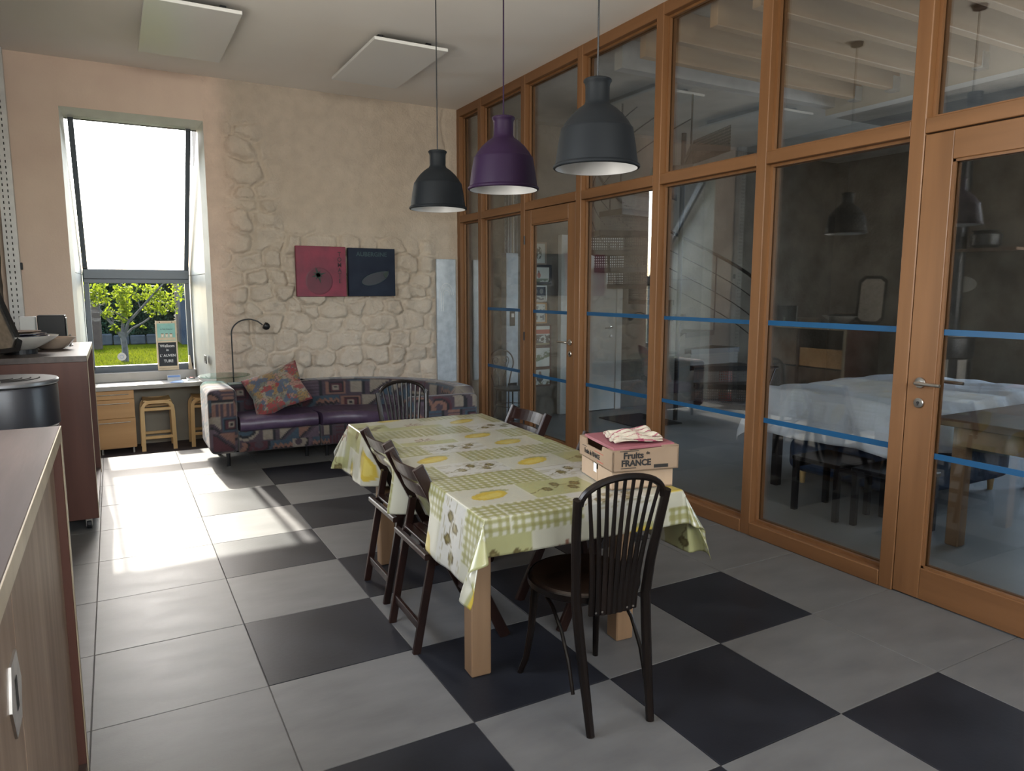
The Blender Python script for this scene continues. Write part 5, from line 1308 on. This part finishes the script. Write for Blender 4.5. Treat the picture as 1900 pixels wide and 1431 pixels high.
# bistro chair
bi = thing('bistro_chair', 'wrought iron bistro chair with scrolled back behind the glass', 'chair', (4.05, 4.30, 0), math.radians(8))
P = [(-.17, .17, .42)] + [(-.19 * (1.0 - .12 * math.sin(k / 9 * PI)) * (1 if k < 5 else 1), .17 + .02 * k / 9, .45 + k * .03) for k in range(6)]
hoop = []
for k in range(25):
    a = PI + .5 - (PI + 1.0) * k / 24; hoop.append((.18 * math.cos(a), .19, .70 + .16 * math.sin(a)))
full = [(-.10, .17, .42), (-.115, .175, .50), (-.15, .185, .60)] + hoop + [(.15, .185, .60), (.115, .175, .50), (.10, .17, .42)]
soften(MB().tube(full, .0085, 8).build('back_hoop', 'black_metal', bi))
for s in (-1, 1):
    P = [(s * .03, .18, .42), (s * .04, .183, .55), (s * .09, .186, .66)]
    for k in range(18):
        a = -.3 + k * .42; r_ = .052 * (1 - k / 24); P.append((s * (.068 + r_ * math.cos(a) * .9), .188, .735 + r_ * math.sin(a)))
    soften(MB().tube(P, .0055, 6).build('scroll', 'black_metal', bi))
soften(MB().lathe([(0, .42), (.185, .42), (.195, .428), (.19, .44), (0, .436)], (0, 0, 0), 28).build('seat', 'black_metal', bi))
for a in (45, 135, 225, 315):
    c_, s_ = math.cos(math.radians(a)), math.sin(math.radians(a)); soften(MB().tube([(c_ * .16, s_ * .16, .42), (c_ * .17, s_ * .17, .2), (c_ * .23, s_ * .23, 0)], .009, 8).build('leg', 'black_metal', bi))
soften(MB().tube([(.165 * math.cos(a), .165 * math.sin(a), .24) for a in [2 * PI * k / 24 for k in range(25)]], .005, 6).build('ring', 'black_metal', bi))
# spiral staircase in perforated steel
ss = thing('spiral_staircase', 'dark steel staircase with perforated treads and curved handrail behind the glass', 'staircase', (5.95, 3.68, 0))
RR = 1.03; N_ = 15; z0 = .25; ri = .22
def ang(k): return math.radians(-62 + k * 21)
def perf(nm, pts, parent, uvs):
    me = bpy.data.meshes.new(nm); me.from_pydata(pts, [], [tuple(range(len(pts)))]); me.materials.append(MAT['perforated'])
    uv = me.uv_layers.new(name='UVMap')
    for i, u in enumerate(uvs): uv.data[i].uv = u
    me.update(); o = link(nm, me, parent); s_ = o.modifiers.new('t', 'SOLIDIFY'); s_.thickness = .003; return o
for k in range(N_):
    z = z0 + k * .195; a0, a1 = ang(k), ang(k + 1.05)
    if z > 3.1: break
    I = lambda a, r, zz: (r * math.cos(a), r * math.sin(a), zz)
    tread = perf('tread', [I(a0, ri, z), I(a0, RR, z), I(a1, RR, z), I(a1, ri, z)], ss, [(0, 0), (1, 0), (1, .42), (0, .15)])
    m = MB()
    m.bar(I(a0, ri, z - .03), I(a0, RR, z - .03), .012, .06); m.bar(I(a1, ri, z - .03), I(a1, RR, z - .03), .012, .06); m.bar(I(a0, RR, z - .03), I(a1, RR, z - .03), .012, .06)
    m.build('edge_frame', 'black_metal', tread)
    perf('riser', [I(a1, ri, z), I(a1, RR, z), I(a1, RR, z + .195), I(a1, ri, z + .195)], ss, [(0, 0), (1, 0), (1, .2), (0, .2)])
    if k % 2 == 0: MB().tube([I(a0, RR, z), I(a0, RR, z + .95)], .010, 8).build('baluster', 'black_metal', ss)
soften(MB().lathe([(.028, 0), (.028, 3.3), (0, 3.3)], (0, 0, 0), 20).build('centre_post', 'black_metal', ss))
def helix(dz, r, rad, nm):
    P = []
    for k in range(0, 57):
        kk = k / 4; z = z0 + kk * .195 + dz
        if z > 3.40: break
        P.append((r * math.cos(ang(kk)), r * math.sin(ang(kk)), z))
    soften(MB().tube(P, rad, 8).build(nm, 'black_metal', ss))
helix(.95, RR, .021, 'handrail')
for q in (.25, .48, .71): helix(q, RR, .006, 'guard_wire')
# fire extinguisher
fe = thing('fire_extinguisher', 'red fire extinguisher standing by the back wall beyond the stairs', 'extinguisher', (7.50, 4.42, 0))
soften(MB().lathe([(0, 0), (.085, 0), (.09, .01), (.09, .40), (.075, .45), (.035, .475), (.03, .49), (0, .49)], (0, 0, 0), 28).build('cylinder', 'red_paint', fe), .5)
MB().box(-.02, .02, -.05, .03, .49, .52, bev=.004).build('valve', 'black_metal', fe); MB().bar((0, .03, .52), (0, -.10, .56), .02, .008).build('lever', 'black_metal', fe)
soften(MB().tube([(.02, 0, .505), (.09, -.02, .50), (.12, -.03, .40), (.115, -.03, .2)], .010, 8).build('hose', 'black_metal', fe)); MB().lathe([(.0905, .14), (.0905, .28)], (0, 0, 0), 28).build('label_band', 'card_light', fe)
# dark stand beside it
bs = thing('folding_stool', 'small black folding stool beside the fire extinguisher', 'stool', (8.05, 4.25, 0))
MB().box(-.15, .15, -.14, .14, .46, .49, bev=.008).build('seat', 'black_paint', bs)
for s in (-1, 1):
    MB().tube([(-.13, s * .13, 0), (.12, s * .10, .46)], .011, 8).build('leg', 'black_metal', bs); MB().tube([(.13, s * .13, 0), (-.12, s * .10, .46)], .011, 8).build('leg', 'black_metal', bs)
MB().tube([(-.10, -.13, .06), (-.10, .13, .06)], .008, 6).build('crossbar', 'black_metal', bs)
# covered table
wt = thing('covered_table', 'long table hidden under a rumpled white sheet behind the glass', 'table', (5.55, .58, 0))
MB().box(-.92, .92, -.58, .60, .70, .74, bev=.004).build('table_top', 'old_wood', wt)
for x in (-.85, .85):
    for y in (-.5, .52): MB().box(x - .03, x + .03, y - .03, y + .03, 0, .70, bev=.004).build('leg', 'black_paint', wt)
nu, nv = 120, 90; m = MB(); ux, uy = 1.02, .70; OVX, OVY = .34, .30
def sheet(a, b):
    u, v = (a - .5) * 2 * (.94 + OVX), (b - .5) * 2 * (.60 + OVY)
    ex, ey = max(abs(u) - .94, 0), max(abs(v) - .60, 0); sx, sy = (1 if u > 0 else -1), (1 if v > 0 else -1)
    x, y = max(-.94, min(.94, u)), max(-.60, min(.60, v)); r = math.hypot(ex, ey); th = math.atan2(ey, ex) if r > 0 else 0; c2 = math.sin(2 * th) if r > 0 else 0
    z = .75 + .05 * float(fbm(u, v, 2.6, 5)) + .016 * abs(math.sin(7 * u + 5 * math.sin(2.2 * v + u) )) + .06 * math.exp(-((u - .2) / .35) ** 2 - ((v - .1) / .3) ** 2) * abs(math.sin(5 * u + 3 * v + 2 * math.sin(4 * v))) + .006 * math.sin(9 * u + 14 * v)
    t_ = min(r / .06, 1); am = min(r / .3, 1)
    out = t_ * (.02 + .03 * am * (1 + math.sin((u if ey > ex else v) * 16 + 2 * math.sin(u * 3)))) + .3 * r * max(c2, 0) ** .8
    dx, dy = (math.cos(th), math.sin(th)) if r > 0 else (0, 0)
    return (x + sx * dx * out, y + sy * dy * out, z - r * (1 - .06 * max(c2, 0)) - (.0 if r == 0 else .01 * t_))
m.grid(sheet, nu, nv); o = m.build('white_sheet', 'sheet_white', None, smooth=True, fix=False, label='crumpled white sheet thrown over the long table behind the glass', cat='sheet'); o.location = (5.55, .58, .003)
s_ = o.modifiers.new('t', 'SOLIDIFY'); s_.thickness = .002; s_.offset = 1
# blue pouf
pf = thing('pouf', 'low navy blue pouf on short pale wooden feet beneath the white sheet', 'pouf', (5.5, .62, 0))
q = rounded_box(1.3, 1.05, .27, .08, (24, 20, 10), puff=.03).build('cushion', 'navy_fabric', pf, smooth=True); q.location = (0, 0, .235); weld(q)
for x, y in ((-.56, -.42), (-.56, .42), (.56, -.42), (.56, .42)): soften(MB().lathe([(0, 0), (.018, 0), (.027, .10), (0, .10)], (x, y, 0), 14).build('foot', 'birch', pf))
# black stools around the covered table
def black_chair(loc, rz, label):
    t = thing('black_stool', label, 'stool', loc, rz, 'black square-legged stools by the covered table')
    MB().box(-.19, .19, -.19, .19, .36, .39, bev=.006).build('seat', 'black_paint', t)
    for x in (-.165, .165):
        for y in (-.165, .165): MB().box(x - .018, x + .018, y - .018, y + .018, 0, .36, bev=.002).build('leg', 'black_paint', t)
    MB().box(-.165, .165, -.175, -.155, .31, .36).build('apron', 'black_paint', t); MB().box(-.165, .165, .155, .175, .31, .36).build('apron', 'black_paint', t)
    return t
k_ = black_chair((4.46, .42, 0), 0, 'black stool under the overhanging sheet, beyond the pane left of the handled door')
dup(k_, (4.52, .0, 0), .05, 'black stool beside the wooden table leg, under the end of the white sheet')
# wooden table
w2 = thing('wooden_table', 'dark-topped farmhouse table with pale square legs seen through the right glass door', 'table', (5.3, -.78, 0))
MB().box(-.86, .86, -.52, .52, .74, .785, bev=.005).build('table_top', 'old_wood', w2)
m = MB(); m.box(-.76, .76, -.44, -.41, .62, .74); m.box(-.76, .76, .41, .44, .62, .74); m.box(-.79, -.76, -.41, .41, .62, .74); m.box(.76, .79, -.41, .41, .62, .74); m.build('apron', 'table_wood_x', w2)
for x in (-.74, .74):
    for y in (-.40, .40): MB().box(x - .04, x + .04, y - .04, y + .04, 0, .74, bev=.006).build('leg', 'table_wood', w2)
